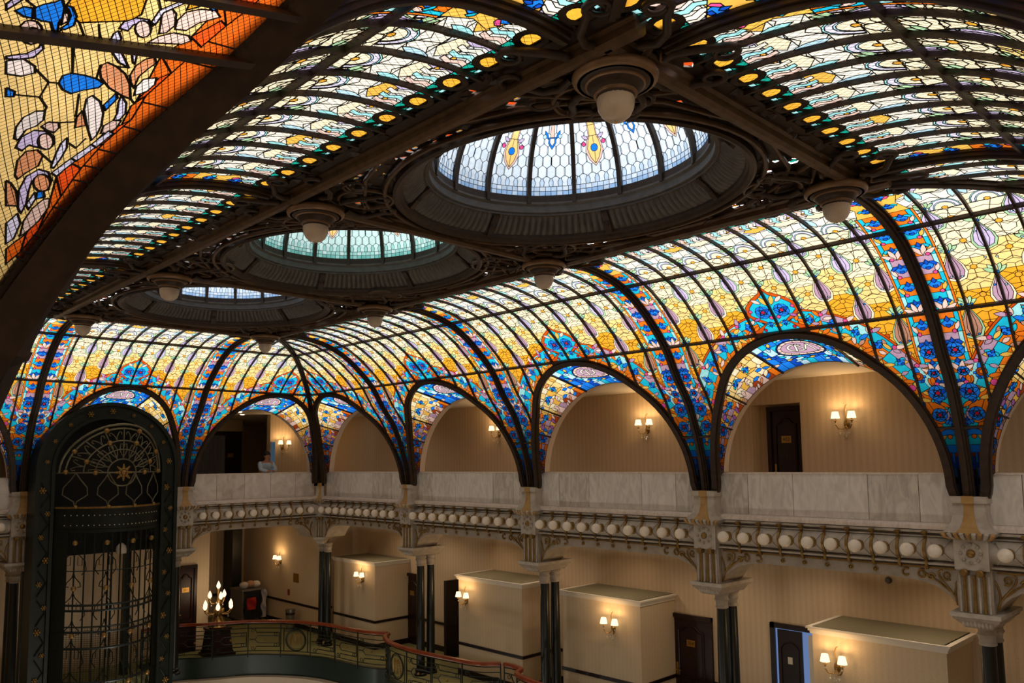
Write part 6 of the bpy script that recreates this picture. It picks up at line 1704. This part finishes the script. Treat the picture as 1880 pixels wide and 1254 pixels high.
MB().lathe([(.001, 0), (.009, .008), (.013, .03), (.001, .036)], (px, py-.212, .170), 8, (0, -.25, 1)).build('nose', SKIN, root, 60)
MB().tube([(px-.022, py-.205, .148), (px, py-.213, .146), (px+.022, py-.205, .148)], .005, 5).build('mouth', pbr('lips', '#8A4A44', .6), root, 60)
mb = MB()
o_ = len(mb.v)
mb.grid(lambda u, v: (px+.086*math.sin(v*PI*.55+.001)*math.cos(2*PI*u), py-.128+.090*math.sin(v*PI*.55+.001)*math.sin(2*PI*u)+.02*v, .235+.098*math.cos(v*PI*.55)-(.09*v if .1 < u < .4 else 0)), 24, 8)
mb.sphere((px, py-.03, .24), .045, 10, 8); mb.build('hair', HAIR, root, 60)

# ------------------------------------------------------------------ candelabra on its pedestal, bin, housekeeping cart
qx, qy = 8.52, 19.2
root = thing('pedestal', 'dark mahogany tapered pedestal behind the balcony railing', 'pedestal', (qx, qy, ZF))
def frust(a0, a1, z0, z1, nm, mat, par):
    mb = MB(); V = [(qx+s*a0, qy+t*a0, z0) for s, t in ((-1,-1),(1,-1),(1,1),(-1,1))]+[(qx+s*a1, qy+t*a1, z1) for s, t in ((-1,-1),(1,-1),(1,1),(-1,1))]
    mb.add(V, [(0, 3, 2, 1), (4, 5, 6, 7), (0, 1, 5, 4), (1, 2, 6, 5), (2, 3, 7, 6), (3, 0, 4, 7)]); mb.build(nm, mat, par, 0)
frust(.33, .32, ZF, ZF+.07, 'plinth', WOOD, root); frust(.29, .28, ZF+.07, ZF+.12, 'base_moulding', WOODD, root); frust(.27, .22, ZF+.12, ZF+.60, 'body', WOOD, root); frust(.25, .25, ZF+.60, ZF+.65, 'cap', WOOD, root)
frust(.275, .27, ZF+.2, ZF+.215, 'fillet', WOODD, root); frust(.245, .24, ZF+.5, ZF+.515, 'fillet', WOODD, root)
root = thing('candelabra', 'gilt candelabra with lit flame-shaped bulbs on a mahogany pedestal', 'lamp', (qx, qy, ZF+.65))
z = ZF+.65
MB().lathe([(.20, 0), (.21, .03), (.15, .06), (.12, .12), (.14, .15), (.08, .2), (.06, .26), (.09, .32), (.10, .40), (.06, .48), (.04, .52), (.05, .56), (.03, .60), (.025, .78), (.02, .90), (.03, .92), (.0, .92)], (qx, qy, z), 18).build('stem', GOLD, root, 40)
for k in range(6):
    a = 2*PI*k/6; MB().tube([(qx+.12*math.cos(a), qy+.12*math.sin(a), z+.05), (qx+.17*math.cos(a), qy+.17*math.sin(a), z+.12), (qx+.13*math.cos(a), qy+.13*math.sin(a), z+.2), (qx+.08*math.cos(a), qy+.08*math.sin(a), z+.28)], .018, 6).build('base_scroll', GOLD, root, 60)
for s in (-1, 1): MB().lathe([(.001, 0), (.035, .03), (.045, .10), (.03, .16), (.001, .2)], (qx+s*.05, qy-.05, z+.28), 8, (s*.3, -.2, 1)).build('cherub', GOLD, root, 60)
def flame(x, y, zz):
    MB().lathe([(.03, -.03), (.036, -.01), (.02, 0), (.0, .0)], (x, y, zz), 10).build('cup', GOLD, root, 40)
    MB().lathe([(.02, .0), (.044, .035), (.05, .07), (.036, .12), (.016, .16), (.0005, .19)], (x, y, zz), 12).build('flame_bulb', BULB, root, 60)
flame(qx, qy, z+.93)
for n, r, h, p in ((3, .20, .70, .4), (6, .34, .46, .1)):
    for k in range(n):
        a = 2*PI*k/n+p; c, s = math.cos(a), math.sin(a)
        MB().tube([(qx+c*.02, qy+s*.02, z+h-.06), (qx+c*r*.4, qy+s*r*.4, z+h-.14), (qx+c*r*.8, qy+s*r*.8, z+h-.13), (qx+c*r, qy+s*r, z+h-.06), (qx+c*r, qy+s*r, z+h-.02)], .012, 6).build('arm', GOLD, root, 60)
        flame(qx+c*r, qy+s*r, z+h)
        MB().sphere((qx+c*r*.8, qy+s*r*.8, z+h-.18), .014, 6, 5, sz=1.8).build('crystal_drop', CRYS, root, 0)
ld = bpy.data.lights.new('candelabra_lamp', 'POINT'); ld.energy = 9; ld.color = (1, .72, .42); ld.shadow_soft_size = .25
lo = bpy.data.objects.new('candelabra_lamp', ld); COL.objects.link(lo); lo.parent = root; lo.location = (0, 0, .75)
root = thing('litter_bin', 'small round metal litter bin by the wall behind the curved railing', 'bin', (11.12, 20.4, ZF))
MB().lathe([(.0, 0), (.14, 0), (.14, .03), (.125, .04), (.125, .52), (.14, .53), (.14, .58), (.11, .58), (.10, .5), (.0, .5)], (11.12, 20.4, ZF), 20).build('body', pbr('brushed_steel', '#8E8A84', .35, .8), root, 40)
MB().lathe([(.126, .44), (.129, .45), (.129, .49), (.126, .50)], (11.12, 20.4, ZF), 20).build('band', WOODD, root, 40)
kx, ky = 10.9, 22.5
root = thing('housekeeping_cart', 'housekeeping cart with dark bag, red cloth and white linen in the dim passage', 'cart', (kx, ky, ZF))
mb = MB(); mb.box(kx-.35, kx+.35, ky-.3, ky+.5, ZF+.12, ZF+.18); mb.box(kx-.35, kx+.35, ky-.3, ky+.5, ZF+.92, ZF+.97); mb.box(kx-.33, kx-.29, ky-.28, ky+.48, ZF+.18, ZF+.92); mb.box(kx+.29, kx+.33, ky-.28, ky+.48, ZF+.18, ZF+.92); mb.build('frame', pbr('cart_grey', '#6F6A66', .5), root, 0)
mb = MB(); mb.grid(lambda u, v: (kx-.30+.5*u+.02*math.sin(9*v), ky-.36-.08*math.sin(PI*u), ZF+.15+.78*v), 12, 8); mb.build('dark_bag', pbr('navy_bag', '#15161F', .8), root, 60)
mb = MB(); mb.grid(lambda u, v: (kx-.27+.28*u, ky-.47-.02*math.sin(7*v+4*u), ZF+.42+.34*v), 10, 8); mb.build('red_cloth', pbr('red_cloth', '#A82222', .8), root, 60)
mb = MB(); mb.grid(lambda u, v: (kx+.22+.14*u+.02*math.sin(11*v), ky-.40-.04*math.sin(13*v+3*u), ZF+.15+.80*v), 8, 14); mb.build('white_linen', pbr('linen', '#B9B4C0', .8), root, 60)
for i, (dx, dz, c) in enumerate(((-.2, .0, '#B9B2AC'), (.0, .02, '#A9826A'), (.18, .0, '#C4BEB4'))):
    MB().sphere((kx+dx, ky-.1, ZF+1.08+dz), .13, 12, 8, sz=.8).build('folded_towel', pbr('towel_%d' % i, c, .9), root, 60)
for dx in (-.28, .28):
    for dy in (-.2, .4): MB().lathe([(.0, -.02), (.06, -.02), (.06, .02), (.0, .02)], (kx+dx, ky+dy, ZF+.06), 12, (1, 0, 0)).build('wheel', LEAD, root, 40)
# ------------------------------------------------------------------ lift everything so that the lower gallery floor is z = 0
for o in SC.objects:
    if '_o' in o: del o['_o']
    if o.parent is None and o is not cam: o.location.z += H
